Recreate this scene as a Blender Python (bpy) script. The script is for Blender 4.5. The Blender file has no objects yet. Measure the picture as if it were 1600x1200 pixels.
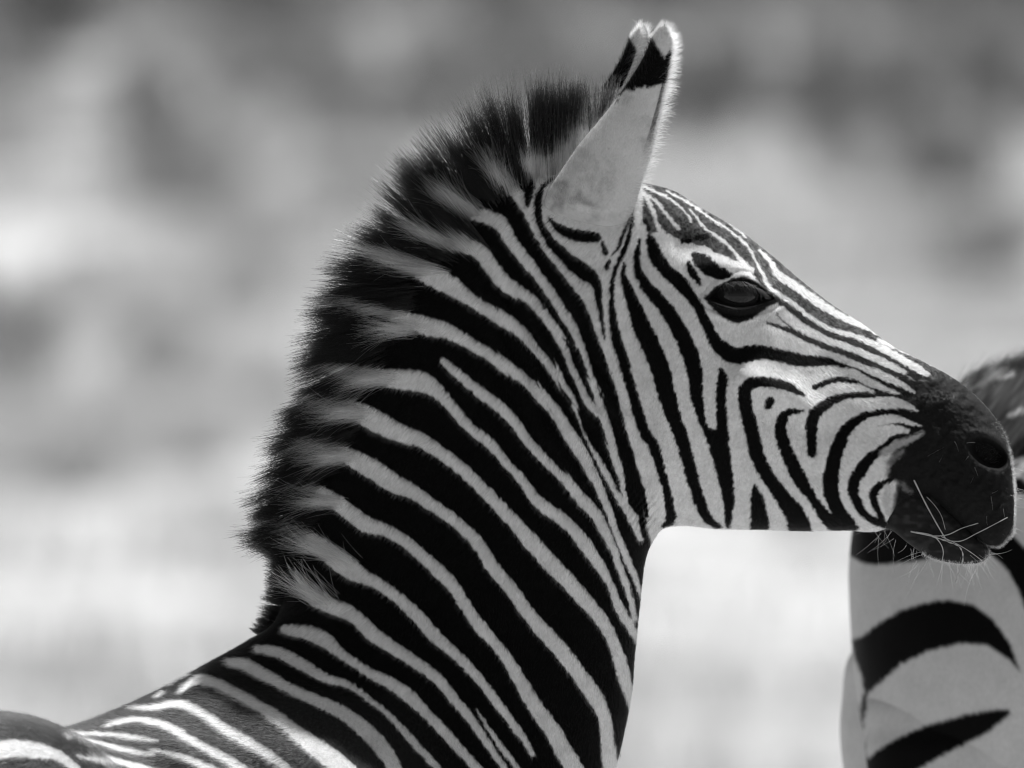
import bpy, math, random
import numpy as np
from mathutils import Vector

random.seed(7)
RNG = np.random.default_rng(11)
R = math.radians

# ------------------------------------------------------------------ camera, sky, sun, exposure
S = 0.0006            # metres per photograph pixel in the plane of the young zebra
Z0 = 1.31             # height of the optical axis
DIST = 22.0           # camera to zebra
scene = bpy.context.scene
col = scene.collection

cam_data = bpy.data.cameras.new('camera')
cam = bpy.data.objects.new('camera', cam_data)
col.objects.link(cam)
cam.location = (0.0, -DIST, Z0)
cam.rotation_euler = (R(90), 0, 0)
cam_data.sensor_width = 36.0
cam_data.lens = 36.0 * DIST / (1600 * S)
cam_data.clip_start = 0.5
cam_data.clip_end = 2000.0
cam_data.dof.use_dof = True
cam_data.dof.focus_distance = DIST - 0.06
cam_data.dof.aperture_fstop = 9.0
cam_data.dof.aperture_blades = 0
scene.camera = cam

SUN_DIR = Vector((0.27, 0.29, 0.92)).normalized()       # towards the sun: right of and behind the zebra
world = bpy.data.worlds.new('World')
scene.world = world
world.use_nodes = True
nt = world.node_tree
nt.nodes.clear()
sky = nt.nodes.new('ShaderNodeTexSky')
sky.sky_type = 'NISHITA'
sky.sun_disc = False
sky.sun_elevation = math.asin(SUN_DIR.z)
sky.sun_rotation = math.atan2(SUN_DIR.x, SUN_DIR.y)
bw = nt.nodes.new('ShaderNodeRGBToBW')                  # the photograph is black and white
bg = nt.nodes.new('ShaderNodeBackground')
bg.inputs['Strength'].default_value = 0.088
wo = nt.nodes.new('ShaderNodeOutputWorld')
nt.links.new(sky.outputs[0], bw.inputs[0])
nt.links.new(bw.outputs[0], bg.inputs['Color'])
nt.links.new(bg.outputs[0], wo.inputs[0])

sun_data = bpy.data.lights.new('sun', 'SUN')
sun_data.energy = 5.0
sun_data.angle = R(0.53)
sun_data.color = (1.0, 1.0, 1.0)
sun = bpy.data.objects.new('sun', sun_data)
col.objects.link(sun)
sun.rotation_euler = SUN_DIR.to_track_quat('Z', 'Y').to_euler()
sun.location = SUN_DIR * 60

scene.view_settings.view_transform = 'Standard'
scene.view_settings.look = 'None'
scene.view_settings.gamma = 1.0
scene.view_settings.use_curve_mapping = False
scene.view_settings.exposure = 0.30
scene.render.engine = 'CYCLES'
try:
    scene.cycles_curves.shape = 'RIBBONS'
    scene.cycles_curves.subdivisions = 2
except Exception:
    pass
scene.cycles.max_bounces = 8
scene.cycles.use_denoising = True
scene.cycles.denoising_prefilter = 'ACCURATE'
scene.cycles.filter_width = 1.15


# ------------------------------------------------------------------ helpers
def tag(o, label=None, category=None, group=None, kind=None):
    if label: o['label'] = label
    if category: o['category'] = category
    if group: o['group'] = group
    if kind: o['kind'] = kind
    return o

def P3(px, py, yy=0.0):
    """photograph pixel in the zebra's own side plane, yy = depth in the same unit"""
    return np.stack([(np.asarray(px, float) - 800) * S, np.asarray(yy, float) * S + 0 * np.asarray(px, float),
                     Z0 + (600 - np.asarray(py, float)) * S], -1)

def empty(name, loc):
    o = bpy.data.objects.new(name, None)
    col.objects.link(o)
    o.location = loc
    o.empty_display_size = 0.1
    return o

def mesh_object(name, verts, faces, mat, parent=None, smooth=True, shade=None):
    me = bpy.data.meshes.new(name)
    verts = np.asarray(verts, np.float32)
    if isinstance(faces, np.ndarray) and faces.ndim == 2:
        k = faces.shape[1]
        me.vertices.add(len(verts))
        me.vertices.foreach_set('co', verts.ravel())
        me.loops.add(faces.size)
        me.loops.foreach_set('vertex_index', faces.astype(np.int32).ravel())
        me.polygons.add(len(faces))
        me.polygons.foreach_set('loop_start', np.arange(0, faces.size, k, dtype=np.int32))
        me.update(calc_edges=True)
    else:
        me.from_pydata([tuple(v) for v in verts], [], [tuple(int(i) for i in f) for f in faces])
        me.update()
    if smooth:
        me.polygons.foreach_set('use_smooth', np.ones(len(me.polygons), bool))
    if shade is not None:
        a = me.attributes.new('shade', 'FLOAT', 'POINT')
        a.data.foreach_set('value', np.asarray(shade, np.float32))
    me.materials.append(mat)
    o = bpy.data.objects.new(name, me)
    col.objects.link(o)
    if parent is not None:
        o.parent = parent
        o.matrix_parent_inverse = parent.matrix_world.inverted() if False else o.matrix_parent_inverse
        o.location = tuple(-c for c in parent.location)
    return o

def hair_object(name, pts, radius, shade, mat, parent=None):
    """pts (n,k,3), radius (n,k), shade (n,k)"""
    n, k, _ = pts.shape
    hc = bpy.data.hair_curves.new(name)
    hc.add_curves([k] * n)
    hc.attributes['position'].data.foreach_set('vector', pts.astype(np.float32).ravel())
    ra = hc.attributes.get('radius') or hc.attributes.new('radius', 'FLOAT', 'POINT')
    ra.data.foreach_set('value', radius.astype(np.float32).ravel())
    sa = hc.attributes.new('shade', 'FLOAT', 'POINT')
    sa.data.foreach_set('value', shade.astype(np.float32).ravel())
    hc.materials.append(mat)
    o = bpy.data.objects.new(name, hc)
    col.objects.link(o)
    if parent is not None:
        o.parent = parent
        o.location = tuple(-c for c in parent.location)
    return o

def new_mat(name):
    m = bpy.data.materials.new(name)
    m.use_nodes = True
    n = m.node_tree
    n.nodes.clear()
    out = n.nodes.new('ShaderNodeOutputMaterial')
    return m, n, out

def node(n, typ, **kw):
    x = n.nodes.new(typ)
    for k, v in kw.items():
        if k in x.inputs.keys():
            x.inputs[k].default_value = v
        else:
            setattr(x, k, v)
    return x

def grey(v):
    return (v, v, v, 1.0)

# smooth 2-D value noise
_NT = RNG.random((256, 256)).astype(np.float32) * 2 - 1
def vnoise(x, y, s):
    x = np.asarray(x, float) / s + 1000.37
    y = np.asarray(y, float) / s + 1000.73
    xi = np.floor(x).astype(int); yi = np.floor(y).astype(int)
    fx = x - xi; fy = y - yi
    fx = fx * fx * (3 - 2 * fx); fy = fy * fy * (3 - 2 * fy)
    a = _NT[yi % 256, xi % 256]; b = _NT[yi % 256, (xi + 1) % 256]
    c = _NT[(yi + 1) % 256, xi % 256]; d = _NT[(yi + 1) % 256, (xi + 1) % 256]
    return (a * (1 - fx) + b * fx) * (1 - fy) + (c * (1 - fx) + d * fx) * fy

def catmull(P, n_per=8):
    P = np.asarray(P, float)
    if len(P) < 3:
        t = np.linspace(0, 1, n_per + 1)[:, None]
        return P[0] * (1 - t) + P[-1] * t if len(P) == 2 else P
    Q = np.vstack([2 * P[0] - P[1], P, 2 * P[-1] - P[-2]])
    out = []
    t = np.linspace(0, 1, n_per, endpoint=False)[:, None]
    for i in range(1, len(Q) - 2):
        p0, p1, p2, p3 = Q[i - 1], Q[i], Q[i + 1], Q[i + 2]
        out.append(0.5 * (2 * p1 + (p2 - p0) * t + (2 * p0 - 5 * p1 + 4 * p2 - p3) * t ** 2 + (3 * p1 - p0 - 3 * p2 + p3) * t ** 3))
    out.append(P[-1:])
    return np.vstack(out)

def seg_sdf(X, Y, pts, wid):
    """distance to a stroke of changing width, minus the half width"""
    d = np.full(X.shape, 1e9)
    if len(pts) == 1:
        return np.hypot(X - pts[0][0], Y - pts[0][1]) - wid[0] / 2
    for (x0, y0), (x1, y1), w0, w1 in zip(pts[:-1], pts[1:], wid[:-1], wid[1:]):
        dx, dy = x1 - x0, y1 - y0
        L = dx * dx + dy * dy + 1e-9
        t = np.clip(((X - x0) * dx + (Y - y0) * dy) / L, 0, 1)
        d = np.minimum(d, np.hypot(X - x0 - t * dx, Y - y0 - t * dy) - 0.5 * (w0 + t * (w1 - w0)))
    return d

def poly_sdf(X, Y, poly):
    poly = np.asarray(poly, float)
    d = np.full(X.shape, 1e9)
    inside = np.zeros(X.shape, bool)
    n = len(poly)
    for i in range(n):
        x0, y0 = poly[i]; x1, y1 = poly[(i + 1) % n]
        dx, dy = x1 - x0, y1 - y0
        L = dx * dx + dy * dy + 1e-9
        t = np.clip(((X - x0) * dx + (Y - y0) * dy) / L, 0, 1)
        d = np.minimum(d, np.hypot(X - x0 - t * dx, Y - y0 - t * dy))
        c = ((y0 > Y) != (y1 > Y)) & (X < (x1 - x0) * (Y - y0) / (y1 - y0 + 1e-12) + x0)
        inside ^= c
    return np.where(inside, -d, d)

WHITE, BLACK, DARK = 0.60, 0.0035, 0.055

class Coat:
    """the coat pattern of one animal, drawn stroke by stroke in its own side plane"""
    def __init__(self, x0, y0, x1, y1, base):
        self.x0, self.y0 = x0, y0
        self.A = np.full((y1 - y0, x1 - x0), base, np.float32)
    def _blend(self, sl, d, v, soft):
        c = np.clip(0.5 - d / soft, 0, 1)
        c = c * c * (3 - 2 * c)
        self.A[sl] = self.A[sl] * (1 - c) + v * c
    def _window(self, xs, ys, m):
        H, W = self.A.shape
        a = max(0, int(min(xs) - m - self.x0)); b = min(W, int(max(xs) + m - self.x0) + 1)
        c = max(0, int(min(ys) - m - self.y0)); d = min(H, int(max(ys) + m - self.y0) + 1)
        if a >= b or c >= d:
            return None, None, None
        Y, X = np.mgrid[c:d, a:b]
        return (slice(c, d), slice(a, b)), X + self.x0 + 0.5, Y + self.y0 + 0.5
    def stroke(self, pts, v, soft=3.0, n_per=5):
        p = np.asarray(pts, float).reshape(-1, 3)
        q = catmull(p, n_per) if len(p) > 1 else p
        w = np.maximum(q[:, 2], 0.4)
        sl, X, Y = self._window(q[:, 0], q[:, 1], w.max() / 2 + 6)
        if sl is None: return
        self._blend(sl, seg_sdf(X, Y, q[:, :2], w), v, soft)
    def poly(self, pts, v, soft=3.0):
        p = np.asarray(pts, float)
        sl, X, Y = self._window(p[:, 0], p[:, 1], 6 + soft)
        if sl is None: return
        self._blend(sl, poly_sdf(X, Y, p), v, soft)
    def sample(self, x, y):
        H, W = self.A.shape
        x = np.clip(np.asarray(x, float) - self.x0 - 0.5, 0, W - 1.001)
        y = np.clip(np.asarray(y, float) - self.y0 - 0.5, 0, H - 1.001)
        xi = x.astype(int); yi = y.astype(int)
        fx = x - xi; fy = y - yi
        A = self.A
        return (A[yi, xi] * (1 - fx) + A[yi, xi + 1] * fx) * (1 - fy) + (A[yi + 1, xi] * (1 - fx) + A[yi + 1, xi + 1] * fx) * fy


# ------------------------------------------------------------------ materials
def coat_material(name, rough=0.62, bump=0.25, scale=900.0):
    m, n, out = new_mat(name)
    at = node(n, 'ShaderNodeAttribute', attribute_name='shade')
    tc = node(n, 'ShaderNodeTexCoord')
    mp = node(n, 'ShaderNodeMapping')
    mp.inputs['Scale'].default_value = (1.0, 1.0, 0.45)
    nz = node(n, 'ShaderNodeTexNoise', Scale=scale, Detail=3.0, Roughness=0.7)
    nz2 = node(n, 'ShaderNodeTexNoise', Scale=45.0, Detail=4.0, Roughness=0.6)
    r1 = node(n, 'ShaderNodeMapRange'); r1.inputs['To Min'].default_value = 0.72; r1.inputs['To Max'].default_value = 1.22
    r2 = node(n, 'ShaderNodeMapRange'); r2.inputs['To Min'].default_value = 0.84; r2.inputs['To Max'].default_value = 1.14
    mu = node(n, 'ShaderNodeMath', operation='MULTIPLY')
    mu2 = node(n, 'ShaderNodeMath', operation='MULTIPLY')
    b = node(n, 'ShaderNodeBsdfPrincipled', Roughness=rough)
    b.inputs['Specular IOR Level'].default_value = 0.03
    bp = node(n, 'ShaderNodeBump', Strength=bump, Distance=0.0012)
    L = n.links.new
    L(tc.outputs['Object'], mp.inputs[0]); L(mp.outputs[0], nz.inputs['Vector']); L(tc.outputs['Object'], nz2.inputs['Vector'])
    L(nz.outputs[0], r1.inputs['Value']); L(nz2.outputs[0], r2.inputs['Value'])
    L(at.outputs['Fac'], mu.inputs[0]); L(r1.outputs[0], mu.inputs[1])
    L(mu.outputs[0], mu2.inputs[0]); L(r2.outputs[0], mu2.inputs[1])
    L(mu2.outputs[0], b.inputs['Base Color'])
    L(nz.outputs[0], bp.inputs['Height']); L(bp.outputs[0], b.inputs['Normal'])
    L(b.outputs[0], out.inputs[0])
    return m

def hair_material(name, rough=0.35, ior=1.3):
    m, n, out = new_mat(name)
    at = node(n, 'ShaderNodeAttribute', attribute_name='shade')
    h = node(n, 'ShaderNodeBsdfHairPrincipled')
    h.parametrization = 'COLOR'
    h.inputs['Roughness'].default_value = rough
    h.inputs['Radial Roughness'].default_value = 0.45
    h.inputs['IOR'].default_value = ior
    L = n.links.new
    L(at.outputs['Fac'], h.inputs['Color'])
    L(h.outputs[0], out.inputs[0])
    return m

def simple_mat(name, v, rough=0.7, spec=0.3, noise=0.0, scale=30.0, translucent=0.0):
    m, n, out = new_mat(name)
    b = node(n, 'ShaderNodeBsdfPrincipled', Roughness=rough)
    b.inputs['Specular IOR Level'].default_value = spec
    b.inputs['Base Color'].default_value = grey(v)
    if noise:
        tc = node(n, 'ShaderNodeTexCoord')
        nz = node(n, 'ShaderNodeTexNoise', Scale=scale, Detail=5.0)
        r1 = node(n, 'ShaderNodeMapRange')
        r1.inputs['To Min'].default_value = v * (1 - noise); r1.inputs['To Max'].default_value = v * (1 + noise)
        n.links.new(tc.outputs['Object'], nz.inputs['Vector'])
        n.links.new(nz.outputs[0], r1.inputs['Value'])
        n.links.new(r1.outputs[0], b.inputs['Base Color'])
    if translucent:
        t = node(n, 'ShaderNodeBsdfTranslucent')
        t.inputs['Color'].default_value = grey(v)
        mx = node(n, 'ShaderNodeMixShader'); mx.inputs[0].default_value = translucent
        n.links.new(b.outputs[0], mx.inputs[1]); n.links.new(t.outputs[0], mx.inputs[2])
        n.links.new(mx.outputs[0], out.inputs[0])
    else:
        n.links.new(b.outputs[0], out.inputs[0])
    return m

M_COAT = coat_material('zebra_coat')
M_COAT2 = coat_material('zebra_coat_adult', scale=500.0)
M_HAIR = hair_material('zebra_hair', 0.4, 1.2)
M_MANE = hair_material('mane_hair', 0.25, 1.33)


# ------------------------------------------------------------------ the ground: a flat, then a dry hillside
def ground_z(x, y):
    x = np.asarray(x, float); y = np.asarray(y, float)
    ramp = 0.06 * 5.0 * np.logaddexp(0, (y - 40.0) / 5.0)
    far = np.clip((y - 30) / 20, 0, 1)
    return ramp + far * (0.10 * vnoise(x, y, 4.0) + 0.05 * vnoise(x, y, 1.3)) + 0.02 * vnoise(x, y, 0.9) - 0.02

def axis(lo, hi, a, b, fine, coarse):
    return np.unique(np.concatenate([np.arange(lo, a, coarse), np.arange(a, b, fine), np.arange(b, hi + 1, coarse)]))

gx = axis(-420, 420, -14, 14, 0.35, 14.0)
gy = axis(-90, 900, -6, 110, 0.45, 15.0)
GX, GY = np.meshgrid(gx, gy)
GV = np.stack([GX, GY, ground_z(GX, GY)], -1).reshape(-1, 3)
nx_, ny_ = len(gx), len(gy)
ii = (np.arange(ny_ - 1)[:, None] * nx_ + np.arange(nx_ - 1)[None, :]).ravel()
GF = np.stack([ii, ii + 1, ii + 1 + nx_, ii + nx_], -1)

m, n, out = new_mat('dry_ground')
tc = node(n, 'ShaderNodeTexCoord')
a1 = node(n, 'ShaderNodeTexNoise', Scale=0.9, Detail=6.0, Roughness=0.62)
a2 = node(n, 'ShaderNodeTexNoise', Scale=14.0, Detail=6.0)
cr = node(n, 'ShaderNodeValToRGB')
cr.color_ramp.elements[0].position = 0.40; cr.color_ramp.elements[0].color = grey(0.20)
cr.color_ramp.elements[1].position = 0.60; cr.color_ramp.elements[1].color = grey(0.64)
mr = node(n, 'ShaderNodeMapRange'); mr.inputs['To Min'].default_value = 0.75; mr.inputs['To Max'].default_value = 1.25
mu = node(n, 'ShaderNodeMixRGB', blend_type='MULTIPLY'); mu.inputs[0].default_value = 1.0
bs = node(n, 'ShaderNodeBsdfPrincipled', Roughness=0.95); bs.inputs['Specular IOR Level'].default_value = 0.05
bp = node(n, 'ShaderNodeBump', Strength=0.6, Distance=0.05)
L = n.links.new
L(tc.outputs['Object'], a1.inputs['Vector']); L(tc.outputs['Object'], a2.inputs['Vector'])
L(a1.outputs[0], cr.inputs[0]); L(a2.outputs[0], mr.inputs['Value'])
L(cr.outputs[0], mu.inputs[1]); L(mr.outputs[0], mu.inputs[2]); L(mu.outputs[0], bs.inputs['Base Color'])
L(a2.outputs[0], bp.inputs['Height']); L(bp.outputs[0], bs.inputs['Normal']); L(bs.outputs[0], out.inputs[0])
tag(mesh_object('ground', GV, GF, m), kind='structure')

# dry grass, bent blades (nobody could count them)
def grass_mesh(name, n_blades, xr, yr, hmin, hmax, wid, mat, keep=None):
    x = RNG.uniform(*xr, n_blades); y = RNG.uniform(*yr, n_blades)
    dens = 0.55 + 0.9 * vnoise(x, y, 1.6) + 0.5 * vnoise(x, y, 0.6)
    k = RNG.random(n_blades) < dens
    if keep is not None: k &= keep(x, y)
    x, y = x[k], y[k]
    nb = len(x)
    h = RNG.uniform(hmin, hmax, nb) * (0.8 + 0.35 * vnoise(x, y, 1.1))
    a = RNG.uniform(0, 2 * np.pi, nb); lean = RNG.uniform(0.1, 0.6, nb) * h
    b = RNG.uniform(0, np.pi, nb)
    base = np.stack([x, y, ground_z(x, y) - 0.02], -1)
    side = np.stack([np.cos(b), np.sin(b), 0 * b], -1) * wid * RNG.uniform(0.6, 1.3, (nb, 1))
    mid = base + np.stack([np.cos(a) * lean * 0.35, np.sin(a) * lean * 0.35, h * 0.6], -1)
    tip = base + np.stack([np.cos(a) * lean, np.sin(a) * lean, h], -1)
    V = np.stack([base - side, base + side, mid + side * 0.8, mid - side * 0.8, tip], 1).reshape(-1, 3)
    o = np.arange(nb)[:, None] * 5
    F = np.concatenate([o + np.array([[0, 1, 2]]), o + np.array([[0, 2, 3]]), o + np.array([[3, 2, 4]])], 0)
    return mesh_object(name, V, F, mat, smooth=False)

M_GRASS = simple_mat('dry_grass_blades', 0.50, 0.8, 0.1, noise=0.25, scale=1.2, translucent=0.4)
tag(grass_mesh('dry_grass', 110000, (-7, 7), (39, 102), 0.10, 0.34, 0.006, M_GRASS),
    'pale dry grass covering the sunlit hillside', 'grass', kind='stuff')
tag(grass_mesh('short_grass', 22000, (-3.5, 3.5), (-3.0, 7), 0.04, 0.16, 0.004, M_GRASS),
    'short dry grass on the flat under the two zebras', 'grass', kind='stuff')

# scrub bushes on the hillside: stems and a crown of many small leaves with gaps
def bush_parts(seed, rx, rz, n_clump, n_leaf, leaf):
    r = np.random.default_rng(seed)
    u = r.normal(size=(n_clump, 3)); u /= np.linalg.norm(u, axis=1)[:, None]
    rad = r.uniform(0.35, 1.0, (n_clump, 1)) ** 0.6
    C = u * rad * np.array([rx, rx, rz]) + np.array([0, 0, rz * 1.02])
    C[:, 2] = np.abs(C[:, 2])
    per = n_leaf // n_clump
    cs = r.uniform(0.10, 0.24, (n_clump, 1, 1)) * rx
    pts = C[:, None, :] + r.normal(size=(n_clump, per, 3)) * cs
    pts = pts.reshape(-1, 3)
    pts[:, 2] = np.maximum(pts[:, 2], 0.03)
    k = len(pts)
    d1 = r.normal(size=(k, 3)); d1 /= np.linalg.norm(d1, axis=1)[:, None]
    d2 = np.cross(d1, r.normal(size=(k, 3))); d2 /= np.linalg.norm(d2, axis=1)[:, None]
    s = leaf * r.uniform(0.6, 1.5, (k, 1))
    V = np.stack([pts - d1 * s, pts + d2 * s * 0.45, pts + d1 * s, pts - d2 * s * 0.45], 1).reshape(-1, 3)
    F = np.arange(k)[:, None] * 4 + np.arange(4)[None, :]
    # stems
    SV, SF = [], []
    for c in C[r.choice(n_clump, 12, replace=False)]:
        p = np.array([[c[0] * 0.06, c[1] * 0.06, -0.05], [c[0] * 0.35, c[1] * 0.35, c[2] * 0.5], list(c)])
        rr = [0.022, 0.014, 0.005]
        b0 = len(SV)
        for q, w in zip(p, rr):
            for a in range(6):
                SV.append([q[0] + w * math.cos(a * math.pi / 3), q[1] + w * math.sin(a * math.pi / 3), q[2]])
        for i in range(2):
            for a in range(6):
                SF.append([b0 + i * 6 + a, b0 + i * 6 + (a + 1) % 6, b0 + i * 6 + 6 + (a + 1) % 6, b0 + i * 6 + 6 + a])
    return V, F, np.array(SV), np.array(SF)

M_LEAF = [simple_mat('scrub_leaves_dark', 0.17, 0.6, 0.3, 0.3, 4.0, 0.45),
          simple_mat('scrub_leaves_dull', 0.28, 0.6, 0.3, 0.3, 4.0, 0.45),
          simple_mat('scrub_leaves_pale', 0.60, 0.6, 0.3, 0.3, 4.0, 0.55)]
M_STEM = simple_mat('scrub_stems', 0.10, 0.9, 0.1, 0.3, 20.0)
_bush = {}
def bush(px, y, scale, kind, seed, label, group):
    """px: where it stands across the picture; y: how far up the hillside it stands"""
    D = DIST + y
    x = (px - 800) * S * D / DIST
    root = empty('scrub_bush', (x, y, float(ground_z(x, y)) - 0.02))
    root.scale = (scale, scale, scale)
    root.rotation_euler[2] = seed * 1.7
    tag(root, label, 'bush', group)
    key = (kind, seed % 3)
    if key not in _bush:
        V, F, SV, SF = bush_parts(31 + seed % 3 + 7 * kind, 0.62, 0.48, 40, 2600, 0.034)
        cr_ = mesh_object('crown', V, F, M_LEAF[kind], smooth=False)
        st_ = mesh_object('stem', SV, SF, M_STEM)
        _bush[key] = (cr_, st_)
    else:
        cr_, st_ = (o.copy() for o in _bush[key])
        col.objects.link(cr_); col.objects.link(st_)
    for o in (cr_, st_):
        o.parent = root
        o.location = (0, 0, 0)
    return root

BUSH_KIND = {0: ('dark leafy scrub bush, out of focus on the hillside behind the zebras', 'dark scrub bushes on the hillside'),
             1: ('dull grey-leaved scrub bush, out of focus on the hillside behind the zebras', 'grey-leaved scrub bushes on the hillside'),
             2: ('pale dry scrub bush, out of focus in the grass behind the zebras', 'pale dry scrub bushes on the hillside')}
BUSHES = [(-40, 79, 0.62, 0), (300, 78, 0.55, 1), (480, 80, 0.62, 0), (640, 79, 0.6, 1), (800, 80, 0.65, 0), (960, 79, 0.6, 1), (1085, 78, 0.52, 0), (1230, 80, 0.6, 1),
          (1345, 78, 0.5, 0), (1490, 79, 0.56, 0), (1620, 80, 0.62, 1), (60, 88, 1.0, 0), (215, 92, 0.9, 1), (400, 89, 1.0, 1), (570, 91, 1.0, 0), (760, 90, 1.0, 1), (1000, 89, 1.0, 0),
          (1150, 92, 0.95, 1), (1310, 93, 0.9, 2), (1460, 90, 0.95, 1), (1650, 89, 1.0, 0), (255, 74, 0.36, 1), (340, 72.5, 0.40, 1), (440, 71, 0.34, 2), (1335, 75, 0.36, 0),
          (1480, 73.5, 0.42, 0), (1545, 68, 0.36, 1), (-35, 62.5, 0.5, 0), (205, 66, 0.26, 2), (560, 74, 0.4, 1), (1400, 70, 0.28, 2), (120, 69, 0.22, 1),
          (20, 76, 0.34, 2), (395, 76, 0.32, 2), (300, 68, 0.30, 2), (60, 64, 0.30, 2), (180, 60, 0.28, 2), (420, 62, 0.30, 2), (330, 58, 0.26, 2), (110, 56, 0.24, 1), (250, 63, 0.26, 1), (380, 66, 0.24, 1),
          (1400, 74, 0.30, 2), (1500, 77, 0.30, 2), (1460, 69.5, 0.28, 2), (1100, 56, 0.26, 2), (1260, 54, 0.24, 1), (1200, 58, 0.24, 2), (1050, 60, 0.24, 1)]
# the scrub goes on to both sides
BUSHES += [(px, y, sc, kd) for k in range(11) for (px, y, sc, kd) in [(-180 - 190 * k, 77 + (k * 7) % 14, 0.6 + 0.05 * ((k * 3) % 8), k % 3 % 2 + (k % 5 == 0))]]
BUSHES += [(px, y, sc, kd) for k in range(11) for (px, y, sc, kd) in [(1790 + 190 * k, 77 + (k * 5) % 15, 0.6 + 0.05 * ((k * 5) % 8), (k + 1) % 2)]]
for i, (px, y, sc, kd) in enumerate(BUSHES):
    bush(px, y, sc, kd, i, *BUSH_KIND[kd])


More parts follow.
